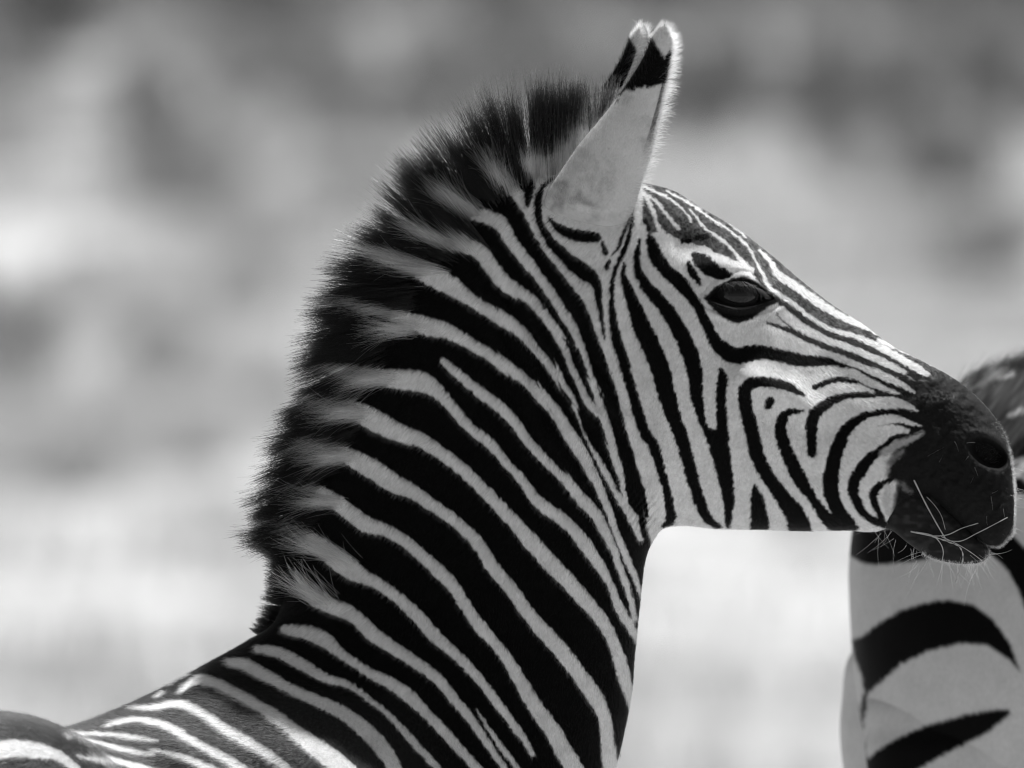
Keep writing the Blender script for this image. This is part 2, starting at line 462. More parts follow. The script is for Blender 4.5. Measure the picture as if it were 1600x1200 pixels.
# ------------------------------------------------------------------ the young zebra's coat pattern (its own side plane)
coat = Coat(-160, 0, 1640, 1260, BLACK)
W_NECK = [
 [(690,312,18),(730,330,20),(765,340,22),(785,352,22),(795,372,18),(812,395,18),(835,422,17),(855,450,17),(870,473,15),(889,502,16),(899,522,14),(910,548,12),(917,570,9),(925,595,8),(933,618,11),(940,640,15),(947,662,16),(953,685,14),(959,708,12),(966,730,11),(972,752,9),(976,775,8),(982,795,9),(992,808,12)],
 [(640,360,8),(690,380,18),(730,384,24),(752,396,24),(765,414,22),(788,442,22),(813,458,20),(836,474,17),(849,492,14),(862,508,13),(874,528,13),(883,546,12),(890,566,11),(899,587,11),(910,610,11),(919,630,13),(935,645,14)],
 [(590,396,12),(628,405,22),(665,424,34),(702,445,30),(720,458,25),(735,468,20),(755,481,19),(775,493,20),(800,508,20),(822,527,18),(836,545,14),(853,563,14),(867,582,13),(878,600,10),(892,620,8),(899,637,5),(907,662,3),(916,685,3),(925,702,5),(933,715,8),(945,737,11),(957,760,10),(968,780,10),(980,798,12),(992,820,12),(1000,842,8)],
 [(541,466,8),(571,476,14),(609,491,18),(646,503,26),(674,512,28),(695,516,23),(716,526,20),(741,541,18),(766,555,18),(793,575,19),(817,591,18),(835,607,18),(851,625,18),(867,641,16),(884,670,17),(898,692,19),(910,712,18),(921,732,16),(934,757,13),(945,782,11),(955,810,10),(965,838,10),(975,862,11),(985,885,10),(994,908,8),(999,928,4)],
 [(692,563,8),(710,580,13),(732,598,15),(754,616,16),(772,629,17),(788,643,17),(806,662,17),(826,690,15),(846,712,15),(866,733,14),(883,748,15),(900,770,17),(918,789,19),(934,807,17),(945,830,15),(957,855,12),(966,880,11),(975,905,10),(983,928,9),(988,950,8),(991,968,8)],
 [(512,568,8),(560,580,16),(600,590,26),(640,594,32),(668,600,28),(690,618,19),(710,640,16),(728,662,15),(748,679,15),(765,692,15),(775,703,13),(790,722,13),(806,738,13),(820,755,14),(833,775,17),(852,793,18),(872,806,19),(893,824,19),(908,843,20),(925,866,19),(940,888,15),(952,910,12),(962,935,12),(972,958,14),(985,978,14),(993,995,10)],
 [(497,618,12),(535,632,24),(580,654,32),(625,677,28),(654,686,22),(681,702,20),(714,726,19),(745,754,19),(772,782,19),(802,814,20),(827,842,24),(855,874,25),(885,905,24),(912,935,22),(934,960,20),(949,982,18),(960,1008,18),(968,1030,20),(975,1055,20),(980,1080,12),(984,1100,8)],
 [(478,686,10),(500,692,20),(535,708,24),(580,731,30),(614,754,28),(643,767,22),(675,788,18),(714,816,18),(747,848,19),(772,888,20),(800,920,20),(820,950,20),(842,977,22),(867,1004,24),(892,1035,24),(912,1062,24),(930,1088,24),(942,1112,20),(947,1135,20),(949,1160,22),(954,1200,24),(958,1250,26)],
 [(467,752,6),(490,762,14),(520,780,22),(550,803,24),(575,820,24),(600,827,20),(630,843,18),(658,866,18),(685,890,20),(708,914,19),(728,945,18),(750,977,18),(777,1008,17),(800,1040,18),(820,1075,21),(840,1108,23),(862,1138,25),(880,1170,27),(898,1200,28),(925,1250,30)],
 [(449,808,6),(482,837,18),(516,864,30),(545,886,32),(568,900,22),(595,913,18),(624,934,17),(651,960,20),(675,987,20),(700,1010,16),(725,1033,16),(747,1057,14),(770,1087,14),(795,1120,13),(817,1150,11),(832,1176,6)],
 [(460,891,6),(478,918,14),(498,938,22),(525,948,24),(555,962,22),(582,988,22),(622,1015,18),(655,1036,17),(685,1059,17),(712,1092,15),(738,1124,13),(760,1156,11),(790,1200,10),(820,1250,10)],
 [(744,1106,2),(764,1136,6),(784,1165,8),(810,1200,9),(840,1250,10)],
 [(446,982,14),(485,988,22),(510,1000,22),(535,1020,15),(572,1045,14),(610,1065,18),(640,1085,20),(665,1110,15),(690,1135,16),(722,1170,14),(748,1200,14),(790,1250,14)],
 [(402,1012,10),(435,1017,17),(472,1035,18),(510,1057,14),(545,1067,10),(572,1085,9),(610,1115,9),(642,1150,11),(672,1182,11),(688,1200,11),(730,1250,12)],
 [(362,1033,12),(385,1036,19),(422,1055,18),(460,1075,16),(510,1097,18),(540,1112,20),(567,1132,23),(597,1162,24),(620,1198,22),(645,1250,22)],
 [(287,1077,6),(305,1063,10),(325,1059,15),(360,1073,16),(397,1093,17),(435,1115,18),(465,1138,20),(490,1157,26),(518,1178,30),(545,1200,30),(590,1250,30)],
 [(210,1102,3),(250,1101,8),(275,1096,10),(300,1098,12),(332,1116,12),(362,1137,14),(395,1155,15),(430,1178,14),(458,1200,14),(510,1250,14)],
 [(175,1130,4),(200,1122,7),(225,1120,7),(250,1124,8),(275,1132,10),(307,1152,11),(342,1170,12),(387,1197,14),(450,1250,15)],
 [(120,1142,3),(175,1142,5),(212,1146,7),(252,1152,4)],
 [(245,1165,4),(287,1175,8),(325,1190,10),(345,1200,10),(400,1240,10)],
 [(140,1150,2),(180,1160,5),(212,1167,7),(247,1172,4)],
 [(135,1169,3),(175,1180,7),(212,1190,9),(250,1199,9),(320,1235,10)],
 [(300,1050,3),(285,1056,5),(270,1066,3)], [(262,1078,3),(250,1085,4)],
 [(-120,1180,30),(-40,1168,28),(0,1163,25),(37,1157,26),(75,1160,22),(105,1167,16),(125,1180,12),(145,1197,6),(160,1225,4)],
 [(-120,1245,20),(0,1232,22),(60,1238,18),(120,1255,10)],
]
for s in W_NECK:
    coat.stroke(s, WHITE)
# tufts where the white runs up into the mane
for s in ([(770,270,6),(800,295,18),(815,312,18),(826,336,12),(838,360,12),(859,399,14),(880,430,17),(905,455,22),(922,490,14),(930,520,10)],
          [(835,262,26),(850,275,20),(835,295,7),(831,330,9),(840,360,10)],
          [(815,255,6),(830,268,18),(850,272,14)]):
    coat.stroke(s, WHITE)

HEAD = [(845,262),(838,300),(845,340),(855,365),(842,400),(865,430),(890,468),(912,495),(921,520),(931,545),(940,575),(950,605),(957,635),(965,665),(973,690),(985,720),(1000,765),(1006,800),(1012,830),(1022,860),(1060,850),(1400,850),(1640,900),(1640,400),(1300,200),(1000,200),(900,220)]
coat.poly(HEAD, WHITE)
B_HEAD = [
 # the long stripe behind the jaw
 [(800,335,24),(822,370,24),(842,400,22),(862,428,24),(885,458,25),(902,482,26),(914,505,22),(922,525,18),(931,547,18),(940,575,21),(950,605,23),(957,635,23),(965,662,22),(973,690,21),(981,712,18)],
 [(981,712,16),(992,735,10),(1002,765,9),(1007,790,8),(1010,806,5)], [(976,715,8),(978,740,7),(980,765,5),(984,787,3)],
 # below the ear
 [(868,277,4),(848,292,8),(842,315,10),(843,345,12),(855,370,14),(873,392,18),(895,412,22),(912,425,26),(928,438,20),(934,455,12),(937,480,9),(941,505,6),(944,530,3)],
 [(828,288,20),(826,305,14),(825,322,7)],
 [(856,340,4),(868,352,10),(880,361,16),(897,367,18),(915,370,18),(932,371,15)],
 [(941,380,7),(945,395,9)], [(952,408,6),(948,418,9)],
 [(957,398,3),(966,385,5),(975,362,5),(983,342,4)],
 # cheek stripes
 [(989,330,3),(986,352,6),(980,378,8),(970,402,8),(961,422,7),(956,448,7),(956,475,9),(958,500,12),(962,525,15),(971,555,17),(983,597,16),(995,640,17),(1008,678,17),(1020,695,17),(1032,735,14),(1041,765,13),(1046,790,14),(1048,812,15),(1038,820,9)],
 [(975,412,4),(973,430,8),(982,455,17),(991,480,22),(1001,507,27),(1014,535,30),(1031,577,30),(1040,612,28),(1049,642,24),(1066,690,21),(1079,738,20),(1088,768,18),(1096,792,17),(1108,812,14),(1124,823,9)],
 [(999,375,4),(995,400,10),(997,425,13),(1008,445,17),(1022,462,20),(1037,480,22),(1051,500,23),(1063,520,25),(1073,542,26),(1084,577,25),(1087,613,20),(1092,640,16),(1097,660,10),(1106,675,14),(1120,690,30),(1127,715,27),(1132,740,25),(1136,768,20),(1138,792,15),(1138,820,10)],
 [(1124,577,5),(1128,590,16),(1125,620,16),(1127,650,17),(1128,684,20)],
 [(1014,366,6),(1018,382,17),(1024,400,22),(1034,415,22),(1048,430,22),(1062,443,22),(1076,460,18),(1090,480,16),(1102,505,16),(1112,525,18),(1125,543,24),(1145,556,26),(1170,553,26),(1190,551,22),(1220,556,20),(1250,563,20),(1280,564,16),(1310,567,13),(1345,579,11),(1375,592,12),(1410,615,18)],
 [(1255,618,4),(1232,605,14),(1205,598,16),(1180,597,17),(1164,606,20),(1164,635,22),(1174,675,22),(1182,710,23),(1195,738,20),(1210,760,22),(1228,785,27),(1242,805,32),(1250,830,36)],
 [(1178,757,4),(1181,775,18),(1185,795,25),(1187,826,30)],
 [(1202,628,15),(1199,634,12)],
 [(1253,642,5),(1235,643,10),(1222,652,16),(1219,675,20),(1226,700,20),(1238,728,22),(1253,755,20),(1270,780,15),(1285,802,18),(1300,818,22),(1320,826,12)],
 # about the mouth
 [(1272,605,9),(1290,597,9),(1310,593,8),(1335,597,8),(1360,608,10),(1390,622,14)],
 [(1267,708,14),(1267,680,17),(1268,655,19),(1280,638,18),(1303,624,13),(1327,618,10),(1358,617,10),(1400,622,14)],
 [(1425,652,8),(1403,644,9),(1372,644,9),(1345,652,12),(1322,670,18),(1308,698,22),(1298,735,24),(1297,765,25),(1305,790,22),(1318,812,26),(1335,824,12)],
 [(1422,664,7),(1395,664,5),(1372,668,5)],
 [(1425,675,8),(1400,682,8),(1382,695,9),(1368,708,13),(1356,717,17),(1343,735,20),(1332,756,18),(1336,780,16),(1350,803,13),(1370,815,12),(1400,825,9)],
 [(1395,745,8),(1372,760,12),(1363,775,14),(1370,795,11),(1378,814,10)],
]
for s in B_HEAD:
    coat.stroke(s, BLACK)
# brown-black forehead and nose with fine white lines
FORE = [(1000,270),(1040,280),(1100,310),(1160,345),(1220,400),(1280,440),(1350,490),(1420,535),(1500,580),(1470,600),(1430,592),(1390,568),(1345,547),(1300,525),(1262,505),(1240,490),(1212,470),(1198,462),(1190,448),(1176,430),(1160,412),(1135,402),(1108,392),(1085,381),(1062,374),(1045,367),(1030,362),(1014,368),(1004,345),(1003,310)]
coat.poly(FORE, DARK, 4.0)
D_HEAD = [
 [(1075,412,8),(1080,425,12),(1088,436,10),(1094,446,4)],
 [(1083,398,8),(1095,408,24),(1110,420,26),(1125,428,20),(1140,430,7)],
 [(1065,377,7),(1078,377,8)], [(1090,372,10),(1103,370,10)],
 [(1008,345,7),(1014,358,8)],
]
for s in D_HEAD:
    coat.stroke(s, BLACK)
W_FORE = [
 [(1004,291,6),(1042,308,5),(1067,328,4),(1080,347,3)],
 [(1042,298,4),(1078,318,5),(1110,341,5),(1135,357,5),(1152,370,5),(1170,388,6),(1180,408,6),(1192,430,8),(1202,449,10),(1235,472,9),(1267,497,10),(1295,514,8)],
 [(1078,327,3),(1100,355,5),(1120,370,6),(1140,387,7),(1155,405,9),(1172,422,12)],
 [(1006,303,5),(1025,315,6),(1042,337,7),(1060,357,7)],
 [(1002,298,8),(1018,325,8),(1027,352,9),(1040,370,14),(1060,386,18),(1078,404,9)],
 [(1100,322,2),(1140,350,2),(1165,372,2)],
 [(1187,391,4),(1205,410,8),(1215,428,12),(1247,450,14),(1285,477,13),(1322,498,11),(1360,514,9),(1392,531,7)],
 [(1372,532,6),(1403,543,9),(1436,556,10),(1470,576,5)],
 [(1085,385,6),(1105,390,8),(1122,410,9),(1145,422,8),(1172,425,11)],
 [(1217,481,6),(1247,504,10),(1285,523,11),(1320,541,11),(1345,550,10),(1372,562,11),(1410,581,9)],
 [(1298,515,8),(1337,526,9),(1372,541,10),(1403,558,11),(1447,585,10)],
 [(1267,541,16),(1305,556,14),(1337,571,9),(1364,582,10),(1390,592,13),(1425,610,7)],
 [(1225,581,18),(1261,584,14),(1294,578,12),(1333,583,12),(1360,600,10),(1400,614,7)],
 [(1283,612,14),(1315,605,11),(1342,604,9),(1361,612,5)],
]
for k_, s in enumerate(W_FORE):
    coat.stroke([(x_, y_, w_ * (0.72 if k_ in (0, 1, 2, 3, 4, 8) else 0.92)) for x_, y_, w_ in s], WHITE, 3.0)
for s in ([(1198,505,5),(1222,512,7),(1255,527,9),(1285,540,9),(1327,554,10),(1350,563,13),(1381,576,11),(1412,592,12)],
          [(1218,473,5),(1245,492,9),(1268,508,9),(1295,523,8),(1320,530,8),(1345,540,9),(1372,552,10),(1400,570,10),(1430,588,14)],
          [(1212,490,2),(1230,508,3),(1250,520,3)]):
    coat.stroke(s, 0.018)
# eye surround
coat.poly([(1098,466),(1115,449),(1140,436),(1165,432),(1182,440),(1194,450),(1207,461),(1222,468),(1208,476),(1190,486),(1175,498),(1160,504),(1148,506),(1130,498),(1113,484)], 0.008, 4.0)
# muzzle: dark skin into which the white stripes run out in points
coat.poly([(1470,592),(1446,592),(1412,590),(1390,604),(1372,616),(1398,632),(1404,648),(1404,665),(1398,690),(1392,712),(1386,735),(1384,745),(1400,755),(1395,780),(1393,800),(1402,825),(1400,890),(1640,930),(1640,540),(1508,584)], 0.011, 13.0)
for s in ([(1372,541,10),(1403,558,11),(1430,574,11),(1449,586,7)], [(1345,551,10),(1372,562,11),(1411,581,8)], [(1364,582,10),(1390,592,12),(1410,602,9),(1428,613,3)],
          [(1333,583,12),(1360,600,10),(1380,607,8),(1402,615,3)], [(1316,641,15),(1348,633,16),(1381,628,17),(1407,631,14),(1434,642,3)],
          [(1379,657,8),(1403,656,9),(1420,660,7),(1438,665,2)], [(1366,675,14),(1392,670,13),(1416,673,8)]):
    coat.stroke(s, WHITE, 3.5)
coat.stroke([(1378,708,10),(1404,693,12),(1422,686,9),(1441,676,4)], 0.33, 7.0)
coat.stroke([(1388,722,8),(1408,706,8)], 0.16, 10.0)
coat.stroke([(1475,592,14),(1512,625,34),(1545,662,38),(1562,692,26)], 0.026, 44.0)  # paler bridge of the nose: sunlit sheen painted on the skin
coat.stroke([(1420,626,6),(1455,616,16),(1492,622,10)], 0.05, 18.0)
for s in ([(1386,762,14),(1384,785,13),(1386,803,8)],):
    coat.stroke(s, 0.42, 6.0)
coat.stroke([(1408,756,9),(1420,768,7)], 0.10, 8.0)
# black stripes lifted on back and shoulder: sun sheen painted over brownish fur
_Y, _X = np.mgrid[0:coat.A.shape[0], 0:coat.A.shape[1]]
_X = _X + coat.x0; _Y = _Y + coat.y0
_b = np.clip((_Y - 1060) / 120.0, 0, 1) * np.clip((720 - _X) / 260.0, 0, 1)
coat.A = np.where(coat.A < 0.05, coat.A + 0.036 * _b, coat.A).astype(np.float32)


# ------------------------------------------------------------------ animals: lofted bodies
def hermite(tk, Pk, t):
    tk = np.asarray(tk, float); Pk = np.asarray(Pk, float)
    h = np.diff(tk)
    dl = np.diff(Pk, axis=0) / h[:, None]
    mgr = np.zeros_like(Pk)
    mgr[1:-1] = (dl[:-1] * h[1:, None] + dl[1:] * h[:-1, None]) / (h[:-1] + h[1:])[:, None]
    mgr[0] = dl[0]; mgr[-1] = dl[-1]
    i = np.clip(np.searchsorted(tk, t, side='right') - 1, 0, len(h) - 1)
    u = ((t - tk[i]) / h[i])[:, None]
    H = h[i][:, None]
    return ((2 * u ** 3 - 3 * u ** 2 + 1) * Pk[i] + (u ** 3 - 2 * u ** 2 + u) * H * mgr[i]
            + (-2 * u ** 3 + 3 * u ** 2) * Pk[i + 1] + (u ** 3 - u ** 2) * H * mgr[i + 1])

def loft(stations, step_near, n_near, n_far, dense=lambda x, y: True, coarse=8.0):
    """stations: Tx Ty Bx By W pt pb [yc alpha] in pixels of the side plane; returns px, py, yy, v, near mask, faces"""
    st = np.array([list(s) + [0.0] * (9 - len(s)) for s in stations], float)
    mid = 0.5 * (st[:, 0:2] + st[:, 2:4])
    seg = np.linalg.norm(np.diff(st[:, 0:2], axis=0), axis=1) * 0.5 + np.linalg.norm(np.diff(mid, axis=0), axis=1) * 0.5 + 0.5 * np.abs(np.diff(st[:, 7])) + 1e-3
    tk = np.concatenate([[0], np.cumsum(seg)])
    ts = []
    for i in range(len(seg)):
        d = dense(st[i, 0], st[i, 1]) or dense(st[i + 1, 0], st[i + 1, 1])
        k = max(3, int(seg[i] / (step_near if d else coarse)))
        ts.append(np.linspace(tk[i], tk[i + 1], k, endpoint=False))
    ts = np.concatenate(ts + [[tk[-1]]])
    Q = hermite(tk, st, ts)
    Q[:, 4] = np.maximum(Q[:, 4], 0.3)
    th = np.concatenate([np.linspace(0, np.pi, n_near), np.pi + np.linspace(0, np.pi, n_far + 2)[1:-1]])
    near = th <= np.pi + 1e-6
    v = (1 - np.cos(th)) / 2
    v = np.where(near, v, (1 - np.cos(2 * np.pi - th)) / 2)
    pt = Q[:, 5:6]; pb = Q[:, 6:7]
    vm = pt / (pt + pb)
    norm = vm ** pt * (1 - vm) ** pb
    vv = np.clip(v, 1e-9, 1 - 1e-9)[None, :]
    w = Q[:, 4:5] * (vv ** pt) * ((1 - vv) ** pb) / norm
    w[:, 0] = 0; w[:, n_near - 1] = 0
    sgn = np.where(near, -1.0, 1.0)[None, :]
    ca = np.cos(np.radians(Q[:, 8:9])); sa = np.sin(np.radians(Q[:, 8:9]))
    bx = Q[:, 0:1] + (Q[:, 2:3] - Q[:, 0:1]) * v[None, :]
    by = Q[:, 1:2] + (Q[:, 3:4] - Q[:, 1:2]) * v[None, :]
    return dict(bx=bx, by=by, yc=Q[:, 7:8] + 0 * bx, w=w, sgn=sgn + 0 * bx, ca=ca, sa=sa, v=v, near=near, n_near=n_near)

def finish(Lf, disp=None):
    w = Lf['w'].copy()
    if disp is not None:
        env = np.clip(w / 14.0, 0, 1)
        w = np.maximum(w + disp(Lf['bx'], Lf['by']) * env, 0.0)
    lx = -Lf['sgn'] * Lf['sa'] * w
    ly = Lf['sgn'] * Lf['ca'] * w
    px = Lf['bx'] + lx; py = Lf['by']; yy = Lf['yc'] + ly
    return px, py, yy

def grid_faces(ns, nt_, off=0):
    i = np.arange(ns - 1)[:, None]; j = np.arange(nt_)[None, :]
    j2 = (j + 1) % nt_
    return (off + np.stack([i * nt_ + j, (i + 1) * nt_ + j, (i + 1) * nt_ + j2, i * nt_ + j2], -1)).reshape(-1, 4)

def gauss(x, y, cx, cy, sx, sy, deg=0.0):
    a = math.radians(deg); ca, sa = math.cos(a), math.sin(a)
    u = ((x - cx) * ca + (y - cy) * sa) / sx; w = (-(x - cx) * sa + (y - cy) * ca) / sy
    return np.exp(-(u * u + w * w))

def ridge(x, y, pts, sig):
    q = catmull(np.asarray(pts, float), 6)
    d = np.full(x.shape, 1e3)
    m = 4 * sig
    k = (x > q[:, 0].min() - m) & (x < q[:, 0].max() + m) & (y > q[:, 1].min() - m) & (y < q[:, 1].max() + m)
    if k.any():
        d[k] = seg_sdf(x[k], y[k], q, np.zeros(len(q)))
    return np.exp(-(d / sig) ** 2)

EYE_ALMOND = catmull([(1106,467),(1120,452),(1140,441),(1160,437),(1180,446),(1196,459),(1208,467),(1192,472),(1172,479),(1150,481),(1128,476),(1106,467)], 6)
def sm(x, a, b):
    t = np.clip((x - a) / (b - a), 0, 1)
    return t * t * (3 - 2 * t)

def face_shape(x, y):
    D = np.zeros_like(x)
    D += 10 * gauss(x, y, 1150, 470, 60, 46)                                        # orbit
    D += 11 * ridge(x, y, [(1085,415),(1120,412),(1155,420),(1185,440),(1203,458)], 15)   # brow
    D -= 9 * gauss(x, y, 1070, 385, 34, 22, 30)                                     # hollow above the eye
    D -= 4 * gauss(x, y, 1205, 498, 30, 12, 35)
    D += 23 * ridge(x, y, [(1165,592),(1200,604),(1235,622),(1264,644)], 25)        # facial crest
    D -= 9 * gauss(x, y, 1262, 668, 46, 26, 15)
    D -= 7 * gauss(x, y, 1330, 590, 60, 24, 30)
    D += 7 * gauss(x, y, 1110, 690, 70, 90)                                         # cheek
    D -= 9 * ridge(x, y, [(1000,400),(990,500),(1000,620),(1020,760),(1030,830)], 20)     # behind the jaw
    D -= 6 * gauss(x, y, 1400, 690, 40, 50)
    e = np.full(x.shape, 99.0)
    k = (np.abs(x - 1155) < 90) & (np.abs(y - 462) < 60)
    if k.any(): e[k] = poly_sdf(x[k], y[k], EYE_ALMOND)
    D -= 26 * sm(-e, -1.5, 5.0)
    D += np.where(y < 466, 1.2, 3.0) * np.exp(-((e - 4.5) / 4.5) ** 2)              # lids
    D -= 2.5 * np.exp(-((e - 13) / 3.0) ** 2)
    D += 2.5 * np.exp(-((e - 20) / 4.0) ** 2) * (y > 470)
    # nostril
    ca, sa = math.cos(R(33)), math.sin(R(33))
    u = ((x - 1543) * ca + (y - 708) * sa) / 37; w = (-(x - 1543) * sa + (y - 708) * ca) / 22
    r = np.sqrt(u * u + w * w)
    D -= 34 * sm(-r, -1.0, -0.55)
    D += 5 * np.exp(-((r - 1.2) / 0.28) ** 2)
    mz = np.clip((x - 1400) / 60, 0, 1)
    D += mz * (1.6 * vnoise(x, y, 9) + 0.9 * vnoise(x, y, 4) + 1.6 * vnoise(x * 0.8 + y * 0.6, (y - x) * 0.3, 7))
    D += 5 * gauss(x, y, 1525, 780, 40, 30, 30)
    D -= 5 * gauss(x, y, 1428, 745, 16, 12)
    D += 4 * gauss(x, y, 1470, 760, 34, 12, 38)
    # skin folds at the throat and along the neck
    t = (x - 1018) * 0.80 + (y - 820) * 0.60
    D += 2.4 * np.sin(t * 0.75 + 1.2 * vnoise(x, y, 12)) * gauss(x, y, 1012, 815, 26, 46, -20)
    q = (x * 0.86 - y * 0.5)
    band = gauss(x, y, 880, 600, 95, 190, -28)
    fold = np.sin(q * 0.165 + 2.4 * vnoise(x, y, 60))
    D += 3.6 * np.sign(fold) * np.abs(fold) ** 0.7 * band
    D += 1.6 * vnoise(x, y, 45) + 0.7 * vnoise(x, y, 17)
    # shoulder
    D += 62 * gauss(x, y, 540, 1215, 190, 85, 22)
    return D

# the young zebra, nose to tail  (T = top line, B = under line)
ST = [
 (1584.5,772,1584,800, 6,0.5,0.45), (1584,752,1583,828,30,0.5,0.38), (1581,724,1570,847,50,0.48,0.30), (1569,676,1547,853,64,0.46,0.26),
 (1545,640,1516,833,73,0.46,0.24), (1514,609,1481,802,74,0.46,0.24), (1480,585,1447,776,72,0.46,0.26), (1440,564,1412,800,72,0.46,0.34),
 (1400,545,1380,826,78,0.58,0.42), (1352,510,1318,828,90,0.70,0.44), (1300,476,1250,829,104,0.74,0.46), (1250,437,1185,827,118,0.68,0.50),
 (1200,395,1120,826,128,0.55,0.57), (1150,357,1066,821,132,0.46,0.58), (1100,328,1036,826,130,0.47,0.55), (1050,298,1022,842,124,0.48,0.50),
 (990,284,1014,856,118,0.5,0.48), (925,272,1009,870,112,0.55,0.46), (860,268,1005,888,108,0.62,0.44), (790,285,1003,905,106,0.68,0.44),
 (725,322,1000,930,108,0.70,0.44), (665,368,997,960,112,0.70,0.44), (612,430,994,990,116,0.70,0.44), (575,495,990,1030,122,0.70,0.44),
 (548,560,987,1070,126,0.70,0.44), (525,630,980,1115,132,0.68,0.44), (505,700,968,1170,140,0.66,0.44), (487,770,955,1220,150,0.64,0.44),
 (468,840,940,1280,166,0.66,0.44,-8), (452,910,925,1340,184,0.66,0.44,-25), (430,972,905,1400,206,0.66,0.44,-48,0), (385,1003,870,1470,228,0.62,0.46,-78,0),
 (320,1040,820,1540,246,0.58,0.48,-115,4), (250,1079,740,1600,258,0.53,0.48,-160,12),
 (175,1116,630,1650,264,0.45,0.5,-215,25), (95,1143,480,1690,264,0.45,0.5,-270,42),
 (45,1150,330,1710,258,0.45,0.5,-360,60), (12,1134,200,1700,246,0.44,0.5,-470,72), (-5,1108,100,1650,232,0.42,0.5,-590,76), (-25,1112,30,1600,222,0.42,0.5,-720,78),
 (-55,1170,-20,1540,185,0.45,0.5,-820,80), (-80,1290,-60,1450,110,0.5,0.5,-880,80), (-88,1360,-85,1400,8,0.5,0.5,-896,80)]
in_view = lambda x, y: x > -60 and y < 1235
LF = loft(ST, 1.75, 400, 130, in_view, 10.0)
PX, PY, YY = finish(LF, face_shape)
ns1, nt1 = PX.shape
NEAR = LF['n_near']

def body_pattern(px, py, yy, s):
    """pattern of the coat; outside the traced part the stripes simply go on round the barrel"""
    jx = 1.7 * vnoise(px, py, 3.2) + 0.9 * vnoise(px + 77, py, 7)
    jy = 1.7 * vnoise(px + 31, py + 55, 3.2)
    qf = (px * 0.86 - py * 0.5) * 0.165 + 2.4 * vnoise(px, py, 60)
    saw = (qf / (2 * np.pi)) % 1.0 - 0.5
    fb = 5.0 * saw * gauss(px, py, 880, 600, 85, 170, -28)
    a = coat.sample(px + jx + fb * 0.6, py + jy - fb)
    mid = np.clip((a - 0.022) / 0.012, 0, 1) * np.clip((0.10 - a) / 0.03, 0, 1)
    a = a * (1 + mid * np.clip(0.9 * vnoise(px, py, 2.3) + 0.5 * vnoise(px, py, 5.5), -0.7, 1.6))
    a = a * (1 + np.clip((a - 0.2) / 0.2, 0, 1) * (0.11 * vnoise(px, py, 2.2) + 0.07 * vnoise(px, py, 5) + 0.06 * vnoise(px, py, 22)))
    ph = np.sin((px * 0.8 + yy * 0.9 + py * 0.15) / 17.0 + 1.5 * vnoise(px, py, 90))
    b = np.where(ph > 0.15, WHITE, BLACK)
    out = np.clip(np.maximum((py - 1235) / 15.0, (-120 - px) / 15.0), 0, 1)
    return a * (1 - out) + b * out

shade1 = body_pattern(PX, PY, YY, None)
V_all = [P3(PX, PY, YY).reshape(-1, 3)]
F_all = [grid_faces(ns1, nt1)]
S_all = [shade1.ravel()]
noff = ns1 * nt1

def add_piece(px, py, yy, sh, closed=True):
    global noff
    a, b = px.shape
    V_all.append(P3(px, py, yy).reshape(-1, 3)); S_all.append(np.broadcast_to(sh, px.shape).ravel())
    if closed:
        F_all.append(grid_faces(a, b, noff))
    else:
        i = np.arange(a - 1)[:, None]; j = np.arange(b - 1)[None, :]
        F_all.append((noff + np.stack([i * b + j, (i + 1) * b + j, (i + 1) * b + j + 1, i * b + j + 1], -1)).reshape(-1, 4))
    noff += a * b

# lower lip and chin
LIP = [(1372,745,1372,824,36,0.5,0.4), (1400,745,1392,828,50,0.45,0.4), (1428,745,1418,848,52,0.42,0.4), (1460,762,1447,868,51,0.42,0.42), (1494,796,1484,879,47,0.42,0.45),
       (1520,826,1517,881,40,0.42,0.5), (1537,846,1536,877,28,0.45,0.5), (1545,858,1545,869,6,0.5,0.5)]
LL = loft(LIP, 1.8, 110, 60)
lpx, lpy, lyy = finish(LL, lambda x, y: 1.5 * vnoise(x, y, 14) + 0.8 * vnoise(x, y, 5))
add_piece(lpx, lpy, lyy, coat.sample(lpx, lpy) * 0 + 0.014 + 0.02 * np.clip(vnoise(lpx * 0.5, lpy, 5), 0, 1))

